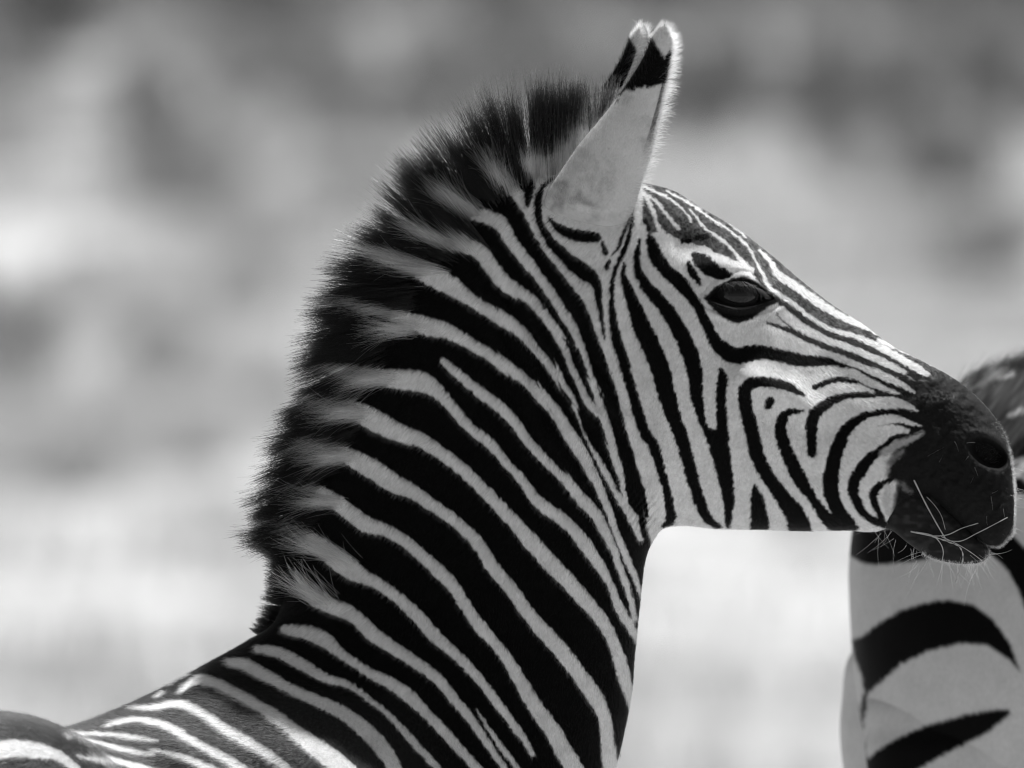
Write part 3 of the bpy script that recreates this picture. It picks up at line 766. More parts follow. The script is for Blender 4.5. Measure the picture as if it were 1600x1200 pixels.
# ears: deep open scoops
EL = [(868,350),(852,324),(856,300),(880,262),(908,222),(944,179),(980,131),(1006,88),(1021,54),(1034,39)]
ER = [(948,392),(970,364),(992,325),(1003,285),(1017,240),(1029,190),(1038,145),(1045,105),(1050,68),(1042,40)]
EAR_N = 150
def ear(side, dx, dy, lat, phi0, phi1, squash=1.0, flare=0.0):
    el = catmull(EL, 20); er = catmull(ER, 20)
    def resample(c, n):
        return c[np.linspace(0, len(c) - 1, n).astype(int)]
    el, er = resample(el, EAR_N), resample(er, EAR_N)
    c = 0.5 * (el + er); half = 0.5 * (er - el)
    t = np.linspace(0, 1, EAR_N)
    n_phi = 110
    phi = np.radians(np.linspace(phi0, phi1, n_phi))
    hw = np.linalg.norm(half, axis=1)
    depth = hw * 0.62 * squash
    yc = 2 + (lat[0] - 2) * sm(t, 0.0, 0.2) + (lat[1] - lat[0]) * t
    depth = depth * (0.55 + 0.45 * sm(t, 0.0, 0.2))
    rings = []
    for k, off in ((1.0, 0), (0.86, 1)):
        px = c[:, 0:1] + half[:, 0:1] * np.cos(phi)[None, :] * k + dx + flare * np.clip(-np.sin(phi), 0, 1)[None, :] * np.sin(np.pi * t ** 0.8)[:, None]
        py = c[:, 1:2] + half[:, 1:2] * np.cos(phi)[None, :] * k + dy
        yy = -side * (yc[:, None] + depth[:, None] * np.sin(phi)[None, :] * k)
        rings.append((px, py, yy))
    px = np.concatenate([rings[0][0], rings[1][0][:, ::-1]], 1)
    py = np.concatenate([rings[0][1], rings[1][1][:, ::-1]], 1)
    yy = np.concatenate([rings[0][2], rings[1][2][:, ::-1]], 1)
    X, Y = px - dx, py - dy
    jag = 3 * vnoise(X, Y, 4) + 2 * vnoise(X + 9, Y, 9)
    band = poly_sdf(X + jag, Y + jag, [(960,165),(976,142),(1000,139),(1033,134),(1060,130),(1060,95),(1045,82),(1036,92),(1028,78),(1020,66),(1010,60),(985,100)])
    cb = np.clip(0.5 - band / 5.0, 0, 1)
    sh = np.full(px.shape, WHITE * 0.86)
    outer = np.zeros(px.shape, bool); outer[:, :n_phi] = True
    mott = 1 - 0.22 * np.clip(vnoise(X, Y, 30) + 0.6 * vnoise(X, Y, 9) + 0.5 * vnoise(X, Y, 3), 0, 1)
    sh = sh * mott
    for (cx, cy, r1, r2, am) in ((882,288,12,9,0.5), (912,320,26,9,0.5), (868,316,7,22,0.45), (897,258,9,22,0.25), (940,300,8,30,0.2)):
        sh = sh * (1 - am * gauss(X + 9 * vnoise(X, Y, 13), Y + 9 * vnoise(X + 40, Y, 13), cx, cy, r1, r2, 20) * outer)
    edge = np.zeros(px.shape); edge[:, 4:10] = 1.0
    dark_rim = edge * np.clip((250 - Y) / 60, 0, 1) * np.clip((Y - 75) / 20, 0, 1) * outer
    sh = sh * (1 - cb * outer) + BLACK * cb * outer
    sh = sh * (1 - 0.8 * dark_rim)
    add_piece(px, py, yy, sh)
    return rings

ear_near = ear(1, 0, 0, (62, 92), 12, 338, flare=13)
ear_far = ear(-1, -33, -2, (62, 98), 8, 262)

# legs (below the picture) so that the animal stands on the ground
GROUND_PY = 600 + (Z0 + 0.01) / S
def leg(pts, add, n=28, stripes=True):
    q = catmull(np.asarray(pts, float), 8)
    a = np.linspace(0, 2 * np.pi, n, endpoint=False)[None, :]
    px = q[:, 0:1] + q[:, 3:4] * np.cos(a); yy = q[:, 2:3] + q[:, 4:5] * np.sin(a); py = q[:, 1:2] + 0 * a
    sh = np.where(np.sin(py / 16 + 1.2 * vnoise(px, py, 60)) > 0.1, WHITE, BLACK)
    sh = np.where(py > GROUND_PY - 95, 0.03, sh)
    add(px, py, yy, sh)
def front_leg(x, yy, bx=0):
    g = GROUND_PY
    return [(x, 1350, yy, 20, 14), (x, 1420, yy, 110, 60), (x - 5, 1560, yy, 100, 56), (x - 4, 1750, yy, 66, 44), (x, 1960, yy, 45, 38), (x + 6, 2110, yy, 46, 42), (x + 2, 2200, yy, 33, 32),
            (x, 2440, yy, 28, 28), (x + 2, 2540, yy, 38, 36), (x + 16, 2630, yy, 34, 34), (x + 26, g - 90, yy, 44, 42), (x + 34, g - 2, yy, 56, 52), (x + 34, g, yy, 2, 2)]
def hind_leg(x, yy, s=1.0):
    g = GROUND_PY
    return [(x + 30, 1250, yy, 30, 20), (x + 30, 1330, yy, 150, 80), (x + 40, 1520, yy, 140, 84), (x + 50, 1720, yy, 95, 62), (x + 20, 1900, yy, 60, 44), (x - 35, 2040, yy, 52, 42), (x - 42, 2110, yy, 44, 38),
            (x - 30, 2300, yy, 33, 31), (x - 18, 2500, yy, 36, 34), (x - 2, 2620, yy, 34, 34), (x + 10, g - 90, yy, 45, 42), (x + 18, g - 2, yy, 56, 52), (x + 18, g, yy, 2, 2)]
leg(front_leg(690, -125), add_piece); leg(front_leg(735, 95), add_piece)
leg(hind_leg(105, -640), add_piece); leg(hind_leg(-150, -560), add_piece)

zebra = empty('young_zebra', (0.0, 0.0, 0.0))
tag(zebra, 'young zebra with a bristly upright mane in profile, chewing grass stalks', 'zebra')
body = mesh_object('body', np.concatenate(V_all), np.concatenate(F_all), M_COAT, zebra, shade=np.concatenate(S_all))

_lip = {}
def surface_y2(x, y):
    k = np.argmin((lpx[:, :110] - x) ** 2 + (lpy[:, :110] - y) ** 2)
    d = math.hypot(lpx[:, :110].ravel()[k] - x, lpy[:, :110].ravel()[k] - y)
    k2 = np.argmin((PX[:, :NEAR] - x) ** 2 + (PY[:, :NEAR] - y) ** 2)
    d2 = math.hypot(PX[:, :NEAR].ravel()[k2] - x, PY[:, :NEAR].ravel()[k2] - y)
    c = [-24.0]
    if d < 5: c.append(lyy[:, :110].ravel()[k])
    if d2 < 5: c.append(YY[:, :NEAR].ravel()[k2])
    return min(c)

def surface_y(x, y):
    k = np.argmin((PX[:, :NEAR] - x) ** 2 + (PY[:, :NEAR] - y) ** 2)
    return YY[:, :NEAR].ravel()[k]

# eyes
m, n, out = new_mat('zebra_eye')
tc = node(n, 'ShaderNodeTexCoord')
mp = node(n, 'ShaderNodeMapping'); mp.inputs['Scale'].default_value = (1 / 19.0 / S, 0.0, 1 / 14.0 / S)
ln = node(n, 'ShaderNodeVectorMath', operation='LENGTH')
cr = node(n, 'ShaderNodeValToRGB')
cr.color_ramp.elements[0].position = 0.36; cr.color_ramp.elements[0].color = grey(0.004)
cr.color_ramp.elements[1].position = 0.46; cr.color_ramp.elements[1].color = grey(0.016)
e3 = cr.color_ramp.elements.new(0.82); e3.color = grey(0.02)
e4 = cr.color_ramp.elements.new(0.95); e4.color = grey(0.006)
sc_ = node(n, 'ShaderNodeMath', operation='MULTIPLY'); sc_.inputs[1].default_value = 0.5
bs = node(n, 'ShaderNodeBsdfPrincipled', Roughness=0.25)
bs.inputs['Coat Weight'].default_value = 1.0; bs.inputs['Coat IOR'].default_value = 1.36; bs.inputs['Coat Roughness'].default_value = 0.02
bs.inputs['Specular IOR Level'].default_value = 0.0
L = n.links.new
L(tc.outputs['Object'], mp.inputs[0]); L(mp.outputs[0], ln.inputs[0]); L(ln.outputs['Value'], sc_.inputs[0]); L(sc_.outputs[0], cr.inputs[0])
L(cr.outputs[0], bs.inputs['Base Color']); L(bs.outputs[0], out.inputs[0])
ys_eye = np.median([surface_y(x, y) for x, y in ((1118,440),(1150,426),(1190,440),(1120,492),(1150,500))])
RE = 40
th, ph = np.meshgrid(np.linspace(0, np.pi, 41), np.linspace(0, 2 * np.pi, 64, endpoint=False), indexing='ij')
EV = np.stack([np.sin(th) * np.cos(ph), np.cos(th), np.sin(th) * np.sin(ph)], -1).reshape(-1, 3) * RE * S
for side in (1, -1):
    o = mesh_object('eye', EV, grid_faces(41, 64), m)
    o.parent = zebra
    o.location = tuple(P3(1148, 463, side * (ys_eye + RE + 5)))
    o.rotation_euler = (0, R(8), R(6 * side))

# ------------------------------------------------------------------ hair
def surface_sample(nhair, weight):
    p = P3(PX, PY, YY)
    du = np.roll(p, -1, 0) - p; dv = np.roll(p, -1, 1) - p
    nrm = np.cross(du, dv)
    area = np.linalg.norm(nrm, axis=-1)
    nrm = nrm / (area[..., None] + 1e-15)
    ctr_sgn = np.sign((nrm[:, :, 1] * np.where(YY - LF['yc'] == 0, -1, np.sign(YY - LF['yc']))).sum())
    nrm = nrm * (1 if ctr_sgn > 0 else -1)
    wgt = area * weight
    wgt[-1, :] = 0
    cdf = np.cumsum(wgt.ravel()); cdf /= cdf[-1]
    k = np.searchsorted(cdf, RNG.random(nhair))
    i, j = np.unravel_index(k, PX.shape)
    fu = RNG.random((nhair, 1)); fv = RNG.random((nhair, 1))
    pos = p[i, j] + du[i, j] * fu + dv[i, j] * fv
    return pos, nrm[i, j], i, j

eye_d = np.full(PX.shape, 99.0)
k = (np.abs(PX - 1155) < 90) & (np.abs(PY - 462) < 60)
eye_d[k] = poly_sdf(PX[k], PY[k], EYE_ALMOND)
wgt = np.ones_like(PX)
wgt *= ((PX > -40) & (PX < 1620) & (PY < 1225))
wgt *= np.where(LF['sgn'] < 0, 1.0, (LF['w'] < 45) * 0.5)
wgt *= (eye_d > 2)
ca, sa = math.cos(R(33)), math.sin(R(33))
un = ((PX - 1543) * ca + (PY - 708) * sa) / 37; wn = (-(PX - 1543) * sa + (PY - 708) * ca) / 22
wgt *= (un * un + wn * wn > 1.1)
muz = np.clip((PX - 1400) / 60, 0, 1) * (PY > 560)
wgt *= 1 - 0.55 * muz

N_COAT = 420000
pos, nrm, hi, hj = surface_sample(N_COAT, wgt)
hx, hy = PX[hi, hj], PY[hi, hj]
headness = np.clip((hx - 960) / 60, 0, 1)
backness = np.clip((hy - 1000) / 100, 0, 1) * np.clip((520 - hx) / 150, 0, 1)
fx = -0.45 * (1 - headness) - 0.25 * headness - 0.5 * backness + 0.25 * vnoise(hx, hy, 40) + RNG.normal(0, 0.16, N_COAT)
fx = fx + backness * RNG.normal(0, 0.35, N_COAT)
fy = 0.9 - 0.3 * backness + 0.25 * vnoise(hx + 500, hy, 40) + RNG.normal(0, 0.16, N_COAT)
nose = np.clip((hx - 1180) / 120, 0, 1)
fx = fx * (1 - nose) + nose * (0.7 + RNG.normal(0, 0.2, N_COAT)); fy = fy * (1 - nose) + nose * 0.6
tng = np.stack([fx, RNG.normal(0, 0.12, N_COAT), -fy], -1)
tng -= nrm * (tng * nrm).sum(-1, keepdims=True)
tng /= np.linalg.norm(tng, axis=-1, keepdims=True) + 1e-9
length = (4.5 * headness + 8.5 * (1 - headness) + 5.0 * backness) * (1 - 0.5 * muz[hi, hj]) * RNG.uniform(0.6, 1.25, N_COAT) * S
lift = RNG.uniform(0.10, 0.34, (N_COAT, 1)) + 0.25 * (RNG.random((N_COAT, 1)) < 0.06)
Lh = length[:, None]
hp = np.stack([pos - nrm * 0.3 * S, pos + Lh * (0.5 * tng + lift * 0.75 * nrm), pos + Lh * (tng + lift * nrm)], 1)
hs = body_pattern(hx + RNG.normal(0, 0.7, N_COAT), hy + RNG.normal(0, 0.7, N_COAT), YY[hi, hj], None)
hs = hs * RNG.uniform(0.75, 1.2, N_COAT)
hs = np.where((hs < 0.02) & (RNG.random(N_COAT) < 0.02), 0.03, hs)
hr = np.array([0.17, 0.13, 0.03])[None, :] * S * RNG.uniform(0.8, 1.2, (N_COAT, 1)) * np.where(hs < 0.1, 0.55, 1.0)[:, None]
o = hair_object('coat_hair', hp, hr, np.repeat(hs[:, None], 3, 1), M_HAIR, zebra)
tag(o, kind='stuff')

# mane: stiff upright strands growing from the crest of the neck
MANE = np.array([(945,272,960,138),(915,271,922,140),(885,269,890,132),(860,268,862,126),(825,272,806,132),(790,285,745,148),(757,303,695,188),(725,322,645,232),(695,345,612,268),
  (665,368,580,313),(638,400,540,372),(612,430,505,430),(592,465,487,478),(575,495,475,512),(560,530,462,560),(548,560,457,592),(535,600,449,640),(525,630,434,668),(512,680,412,715),
  (505,700,404,745),(495,740,394,780),(487,770,383,803),(478,805,380,835),(470,840,378,858),(463,872,408,850),(457,900,416,888),(450,930,414,925),(440,958,406,950),(428,976,404,964),(404,992,390,984)], float)
def strands(n, kpts):
    return np.linspace(0, 1, kpts)[None, :]
N_M, KM = 26000, 8
mq = catmull(MANE, 40)
seg_len = np.concatenate([[0], np.cumsum(np.linalg.norm(np.diff(mq[:, :2], axis=0), axis=1))])
n_cl = 400
cl_s = RNG.random(n_cl) * seg_len[-1]
cl_dep = RNG.random(n_cl) ** 1.5
cl_dang = RNG.normal(0, 0.05, n_cl)
cl_len = RNG.uniform(0.74, 1.20, n_cl)
own = RNG.integers(0, n_cl, N_M)
ss = np.clip(cl_s[own] + RNG.normal(0, 6.0, N_M), 0, seg_len[-1])
def at_s(arr, s):
    return np.interp(s, seg_len, arr)
rx, ry, tx, ty = (at_s(mq[:, k], ss) for k in range(4))
dvx, dvy = tx - rx, ty - ry
Lm = np.hypot(dvx, dvy)
ux, uy = dvx / Lm, dvy / Lm
# roots reach some way down the side of the neck
dep = np.abs(cl_dep[own] * RNG.uniform(0.35, 1.0, N_M) + RNG.normal(0, 0.12, N_M))
down = dep * np.where(ry < 330, 26, np.where(ry > 860, 34, 74))
rx2 = rx - ux * down; ry2 = ry - uy * down
side = np.where(RNG.random(N_M) < 0.74, -1.0, 1.0)
lat = side * (4 + 30 * np.sqrt(dep) * np.clip(down / 30, 0.2, 1.6)) + RNG.normal(0, 4, N_M)
ang = cl_dang[own] + RNG.normal(0, 0.026, N_M)
ca_, sa_ = np.cos(ang), np.sin(ang)
ux2, uy2 = ux * ca_ - uy * sa_, ux * sa_ + uy * ca_
Lr = (Lm + down * RNG.uniform(0.35, 1.0, N_M)) * cl_len[own] * RNG.uniform(0.74, 1.02, N_M)
cax, cay = at_s(mq[:, 0], cl_s[own]), at_s(mq[:, 1], cl_s[own])
tt = np.linspace(0, 1, KM)[None, :]
curl = RNG.normal(0, 0.05, N_M)[:, None]
qx = rx2[:, None] + Lr[:, None] * (ux2[:, None] * tt - uy2[:, None] * curl * tt ** 2)
qy = ry2[:, None] + Lr[:, None] * (uy2[:, None] * tt + ux2[:, None] * curl * tt ** 2)
offc = (rx - cax)[:, None] * uy2[:, None] * -1 + (ry - cay)[:, None] * ux2[:, None]
pull = np.where(RNG.random(N_M) < 0.82, RNG.uniform(0.55, 1.0, N_M), 0.0)[:, None] * tt ** 1.15
qx = qx + uy2[:, None] * offc * pull
qy = qy - ux2[:, None] * offc * pull
lat_tip = RNG.normal(-2, 10, N_M)[:, None]
qz = lat[:, None] * (1 - tt) * 1.0 + lat_tip * tt - 7 * np.sin(np.pi * tt) * (side < 0)[:, None]
stretch = RNG.uniform(0.50, 0.98, N_M)[:, None]
cx_ = rx2[:, None] + (qx - rx2[:, None]) * stretch + RNG.normal(0, 2.5, N_M)[:, None]
cy_ = ry2[:, None] + (qy - ry2[:, None]) * stretch + RNG.normal(0, 2.5, N_M)[:, None]
msh = coat.sample(cx_, cy_)
fade = np.clip((Lr[:, None] * tt - Lr[:, None] * RNG.uniform(0.72, 1.0, N_M)[:, None]) / 12, 0, 1)
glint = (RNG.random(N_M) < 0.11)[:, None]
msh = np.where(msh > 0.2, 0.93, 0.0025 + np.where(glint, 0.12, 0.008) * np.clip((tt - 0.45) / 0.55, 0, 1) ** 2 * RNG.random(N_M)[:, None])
msh = msh * RNG.uniform(0.7, 1.1, N_M)[:, None]
mr_ = S * (0.42 - 0.30 * tt) * RNG.uniform(0.7, 1.25, N_M)[:, None]
mp_ = P3(qx, qy, qz)
hair_object('mane', mp_, mr_, msh, M_MANE, zebra)

# loose pale hairs curling out of the white tufts of the mane
def tuft(n, cx, cy, dx, dy, spread, lmin, lmax, yy, shade, rad=0.2, kp=6, sag=0.12, pos_j=6.0, yj=3.0):
    a = math.atan2(dy, dx) + RNG.normal(0, spread, n)
    Lx = RNG.uniform(lmin, lmax, n)
    t = np.linspace(0, 1, kp)[None, :]
    c = RNG.normal(0, sag, n)[:, None]
    x0 = cx + RNG.normal(0, pos_j, n); y0 = cy + RNG.normal(0, pos_j * 0.6, n)
    X = x0[:, None] + Lx[:, None] * (np.cos(a)[:, None] * t - np.sin(a)[:, None] * c * t ** 2)
    Y = y0[:, None] + Lx[:, None] * (np.sin(a)[:, None] * t + np.cos(a)[:, None] * c * t ** 2)
    yv = yy + RNG.normal(0, yj, n)[:, None] - RNG.uniform(0, 6, n)[:, None] * t
    return P3(X, Y, yv + 0 * X), S * rad * (1 - 0.7 * t) * np.ones((n, 1)), np.full((n, kp), shade) * RNG.uniform(0.7, 1.15, (n, 1))
parts = []
for (cx, cy, dx, dy, nn) in ((790,296,-70,-55,60),(800,268,-10,-60,50),(845,266,10,-60,60),(735,332,-60,-30,60),(690,380,-70,-12,50),(645,420,-70,-28,60),(640,515,-70,-18,60),(605,590,-90,-18,60),
                             (560,645,-80,-40,60),(540,712,-70,-35,60),(520,785,-60,-38,50),(520,866,-70,-60,60),(500,938,-50,-55,40),(516,935,-22,-55,9),(545,882,-35,-50,10)):
    kk = np.argmin(np.hypot(mq[:, 0] - cx, mq[:, 1] - cy)); dx, dy = 0.35 * dx / math.hypot(dx, dy) + 0.65 * (mq[kk, 2] - mq[kk, 0]) / 110, 0.35 * dy / math.hypot(dx, dy) + 0.65 * (mq[kk, 3] - mq[kk, 1]) / 110
    parts.append(tuft(int(nn * 4), cx, cy, dx, dy, 0.13, 25, 88, surface_y(cx + 6, cy + 4) - 7, 0.92, 0.30, 6, 0.14, 9.0, 2.0))
hair_object('mane_wisp', *(np.concatenate(z) for z in zip(*parts)), M_MANE, zebra)

# pale fringe in the mouth of the ears, catching the sun
parts = []
for rings, dxs, sgn in ((ear_near, 0, 1), (ear_far, 0, -1)):
    px, py, yy = rings[1]
    nf = 4600
    i = (RNG.beta(1.1, 1.0, nf) * (EAR_N - 4)).astype(int)
    j = np.where(RNG.random(nf) < 0.6, RNG.integers(0, 16, nf), RNG.integers(80, 110, nf))
    a0 = px[i, j]; b0 = py[i, j]; c0 = yy[i, j]
    t = np.linspace(0, 1, 5)[None, :]
    fr = i / EAR_N
    Lx = (10 + 20 * np.sin(np.pi * np.clip(fr, 0, 1) ** 0.75) ** 0.6) * RNG.uniform(0.4, 1.15, nf)
    an = R(-8) + np.where(fr > 0.93, -1.0, 0) + np.where(fr < 0.25, 0.1, -0.15) + RNG.normal(0, 0.35, nf)
    c = RNG.normal(0.0, 0.2, nf)[:, None]
    X = a0[:, None] + Lx[:, None] * (np.cos(an)[:, None] * t - np.sin(an)[:, None] * c * t ** 2)
    Y = b0[:, None] + Lx[:, None] * (np.sin(an)[:, None] * t + np.cos(an)[:, None] * c * t ** 2)
    yv = c0[:, None] + sgn * (6 * t) + RNG.normal(0, 1.5, nf)[:, None]
    parts.append((P3(X, Y, yv), S * 0.22 * (1 - 0.75 * t) * np.ones((nf, 1)), np.full((nf, 5), 0.75) * RNG.uniform(0.8, 1.1, (nf, 1))))
# short fuzz all over the ears
for rings, sgn in ((ear_near, 1), (ear_far, -1)):
    px, py, yy = rings[0]
    nf = 9000
    i = RNG.integers(3, EAR_N - 1, nf); j = RNG.integers(0, 110, nf)
    t = np.linspace(0, 1, 3)[None, :]
    ii2 = np.minimum(i + 6, EAR_N - 1)
    dx = px[ii2, j] - px[i, j]; dy = py[ii2, j] - py[i, j]; nl = np.hypot(dx, dy) + 1e-6
    cxm = px[i].mean(1); ox = px[i, j] - cxm; cym = py[i].mean(1); oy = py[i, j] - cym; on = np.hypot(ox, oy) + 1e-6
    Lx = RNG.uniform(3, 9, nf)
    X = px[i, j][:, None] + Lx[:, None] * (dx / nl + 0.5 * ox / on + RNG.normal(0, 0.25, nf))[:, None] * t
    Y = py[i, j][:, None] + Lx[:, None] * (dy / nl + 0.5 * oy / on + RNG.normal(0, 0.25, nf))[:, None] * t
    yv = yy[i, j][:, None] - sgn * Lx[:, None] * 0.25 * t
    ddx = 33 if sgn < 0 else 0
    ex, ey = px[i, j] + ddx, py[i, j] + (2 if sgn < 0 else 0)
    bd = poly_sdf(ex, ey, [(960,165),(976,142),(1000,139),(1033,134),(1060,130),(1060,95),(1045,82),(1036,92),(1028,78),(1020,66),(1010,60),(985,100)])
    sh = np.where(bd < 0, BLACK, 0.55) * RNG.uniform(0.8, 1.1, nf)
    pts5 = P3(X, Y, yv)
    parts.append((np.stack([pts5[:, 0], pts5[:, 0] * .67 + pts5[:, 1] * .33, pts5[:, 1], pts5[:, 1] * .5 + pts5[:, 2] * .5, pts5[:, 2]], 1),
                  S * 0.16 * np.array([[1, .9, .8, .6, .3]]) * np.ones((nf, 1)), np.repeat(sh[:, None], 5, 1)))
hair_object('ear_fringe', *(np.concatenate(z) for z in zip(*parts)), M_HAIR, zebra)

# whiskers on lips, chin and nose, lashes over the eye
parts = []
for (n_, cx, cy, dx, dy, sp, l0, l1, sh, pj) in ((24,1525,872,6,40,0.5,20,55,0.5,12),(14,1500,876,0,40,0.45,20,60,0.35,16),(20,1440,862,-6,40,0.6,15,60,0.12,20),(16,1390,826,-20,40,0.6,10,55,0.08,20),
                                           (24,1583,735,40,-10,0.6,8,22,0.4,6),(30,1584,780,40,10,0.5,8,22,0.4,12),(16,1575,825,30,25,0.5,5,16,0.4,8),(14,1542,868,20,12,0.6,10,30,0.5,5)):
    parts.append(tuft(n_, cx, cy, dx, dy, sp, l0, l1, -12, sh, 0.22, 5, 0.25, pj, 14))
for (cx, cy, dx, dy, Lw) in ((1449,713,20,-14,26),(1512,712,-8,12,10),(1521,730,5,16,14),(1546,775,3,18,20),(1541,806,1,12,14),(1520,745,-3,10,10),(1509,692,10,-2,12),(1548,770,8,-2,9),(1566,795,1,10,12),(1490,690,8,10,16),(1467,722,5,-6,12)):
    parts.append(tuft(1, cx, cy, dx, dy, 0.05, Lw, Lw * 1.1, surface_y(cx, cy) - 4, 0.55, 0.5, 5, 0.12, 0.5, 0.5))
# short pale down on the front of the nose and lips, bright against the light
def down(ax, ay, ayy, sel, n_):
    ii_, jj_ = np.nonzero(sel)
    k_ = RNG.integers(0, len(ii_), n_)
    x0, y0, l0 = ax[ii_, jj_][k_], ay[ii_, jj_][k_], ayy[ii_, jj_][k_]
    an_ = np.arctan2(y0 - 740, x0 - 1480) + RNG.normal(0, 0.45, n_)
    L_ = RNG.uniform(2.0, 6.0, n_)[:, None]
    t_ = np.linspace(0, 1, 5)[None, :]
    X_ = x0[:, None] + L_ * np.cos(an_)[:, None] * t_; Y_ = y0[:, None] + L_ * np.sin(an_)[:, None] * t_
    parts.append((P3(X_, Y_, l0[:, None] + RNG.normal(0, 1.5, n_)[:, None] * t_), S * 0.16 * (1 - 0.7 * t_) * np.ones((n_, 1)), np.full((n_, 5), 0.22) * RNG.uniform(0.5, 1.2, (n_, 1))))
down(PX, PY, YY, (PX > 1500) & (np.abs(YY) < 34) & (PY > 650 + 90 * RNG.random(PX.shape)), 2600)
down(lpx, lpy, lyy, (lpx > 1440) & (np.abs(lyy) < 24), 1500)
hair_object('whiskers', *(np.concatenate(z) for z in zip(*parts)), M_HAIR, zebra)
parts = []
for q in np.linspace(0.1, 0.95, 60):
    kx = 1118 + 78 * q; ky = 448 - 12 * math.sin(math.pi * min(1, q * 1.05)) + 8 * q * q
    parts.append(tuft(2, kx, ky + 2, 3 + 6 * q, 14, 0.35, 9, 18, surface_y(kx, ky - 6) - 4, 0.02, 0.35, 5, 0.3, 1.0, 1.0))
hair_object('eyelashes', *(np.concatenate(z) for z in zip(*parts)), M_HAIR, zebra)

# ------------------------------------------------------------------ grass stalks in the zebra's mouth
M_STRAW = simple_mat('straw', 0.45, 0.5, 0.4, 0.2, 300.0, 0.25)
def stalk(pts, r0, r1, label, knots=False, lift=5.0):
    q = catmull(np.asarray(pts, float), 14)
    ysurf = np.array([surface_y2(x, y) for x, y in q]) - lift
    ysurf = np.minimum(ysurf, np.convolve(np.pad(ysurf, 6, mode='edge'), np.ones(13) / 13, 'valid'))
    ysurf = np.convolve(np.pad(ysurf, 4, mode='edge'), np.ones(9) / 9, 'valid') - 1.5
    c = P3(q[:, 0], q[:, 1], ysurf)
    tg = np.gradient(c, axis=0); tg /= np.linalg.norm(tg, axis=1)[:, None] + 1e-12
    u = np.cross(tg, [0, 1, 0.01]); u /= np.linalg.norm(u, axis=1)[:, None] + 1e-12
    w = np.cross(tg, u)
    f = np.linspace(0, 1, len(q))
    rad = 0.62 * (r0 + (r1 - r0) * f) * S * (1 + (0.55 * np.sin(f * 60) if knots else 0.12 * np.sin(f * 21)))
    a = np.linspace(0, 2 * np.pi, 8, endpoint=False)
    V = c[:, None, :] + rad[:, None, None] * (np.cos(a)[None, :, None] * u[:, None, :] + np.sin(a)[None, :, None] * w[:, None, :])
    o = mesh_object('grass_stalk', V.reshape(-1, 3), grid_faces(len(q), 8), M_STRAW)
    tag(o, label, 'grass stalk', "grass stalks in the zebra's mouth")
stalk([(1427,750),(1445,786),(1462,817),(1476,841)], 1.9, 1.5, "straight thick dry stalk slanting down across the zebra's lower lip")
stalk([(1422,830),(1440,834),(1458,837),(1480,835),(1502,825),(1527,817)], 1.7, 1.0, "bright bent grass blade rising along the zebra's upper lip")
stalk([(1455,838),(1475,843),(1500,845),(1525,833),(1550,820),(1573,808)], 1.1, 1.1, "long thin grass blade curving up towards the tip of the zebra's nose")
stalk([(1430,831),(1455,836),(1468,848),(1473,862),(1471,879)], 1.4, 1.0, "short grass blade hooking down over the zebra's chin")
stalk([(1458,838),(1480,846),(1498,854),(1504,870),(1499,890),(1492,911)], 1.3, 1.3, "beaded seed stalk dangling below the zebra's chin", True)
stalk([(1447,776),(1460,790),(1470,806),(1476,827)], 0.8, 0.6, "faint thin grass blade beside the thick slanting stalk")
stalk([(1470,838),(1495,850),(1515,862),(1534,876)], 1.0, 0.8, "dull thin grass blade lying over the tip of the zebra's lower lip")


# ------------------------------------------------------------------ the adult zebra behind, seen by its hindquarters
Y2 = 1.15                              # metres behind the young one
K2 = (DIST + Y2) / DIST
coat2 = Coat(1200, 400, 1900, 1500, 0.50)
for s in ([(1320,800,20),(1345,850,50),(1400,850,56),(1460,845,50),(1530,838,46),(1570,860,44),(1590,900,30),(1602,950,14)],
          [(1345,1230,60),(1385,1195,62),(1430,1165,56),(1480,1143,48),(1520,1128,38),(1550,1115,22),(1568,1108,8)],
          [(1350,1080,7),(1346,1120,7),(1346,1160,7),(1352,1215,8)],  # shade in the gap between the hind legs, painted as a dark line
          [(1480,720,60),(1560,700,44),(1620,690,40),(1700,700,40)], [(1600,860,20),(1640,900,40),(1680,960,50),(1700,1040,50)],
          [(1480,640,26),(1540,640,30),(1600,655,26),(1700,640,30)], [(1560,600,30),(1640,585,36),(1720,580,36)],
          [(1560,760,26),(1620,760,26),(1700,790,30)], [(1400,1320,60),(1500,1280,60),(1600,1250,40)]):
    coat2.stroke(s, BLACK, 7.0)
coat2.poly([(1330,1000),(1348,990),(1372,970),(1400,953),(1435,940),(1475,934),(1515,942),(1545,965),(1570,1000),(1586,1045),(1568,1026),(1535,1004),(1495,1002),(1445,1014),(1405,1034),(1378,1058),(1360,1076),(1350,1080),(1342,1050),(1332,1020)], BLACK, 7.0)
coat2.poly([(1440,590),(1500,560),(1640,540),(1640,640),(1580,700),(1560,780),(1520,760),(1470,680)], 0.05, 30.0)
for s in ([(1560,590,8),(1580,583,9)], [(1570,720,10),(1590,735,12),(1600,750,10)], [(1575,650,6),(1595,640,8)]):
    coat2.stroke(s, 0.35, 9.0)
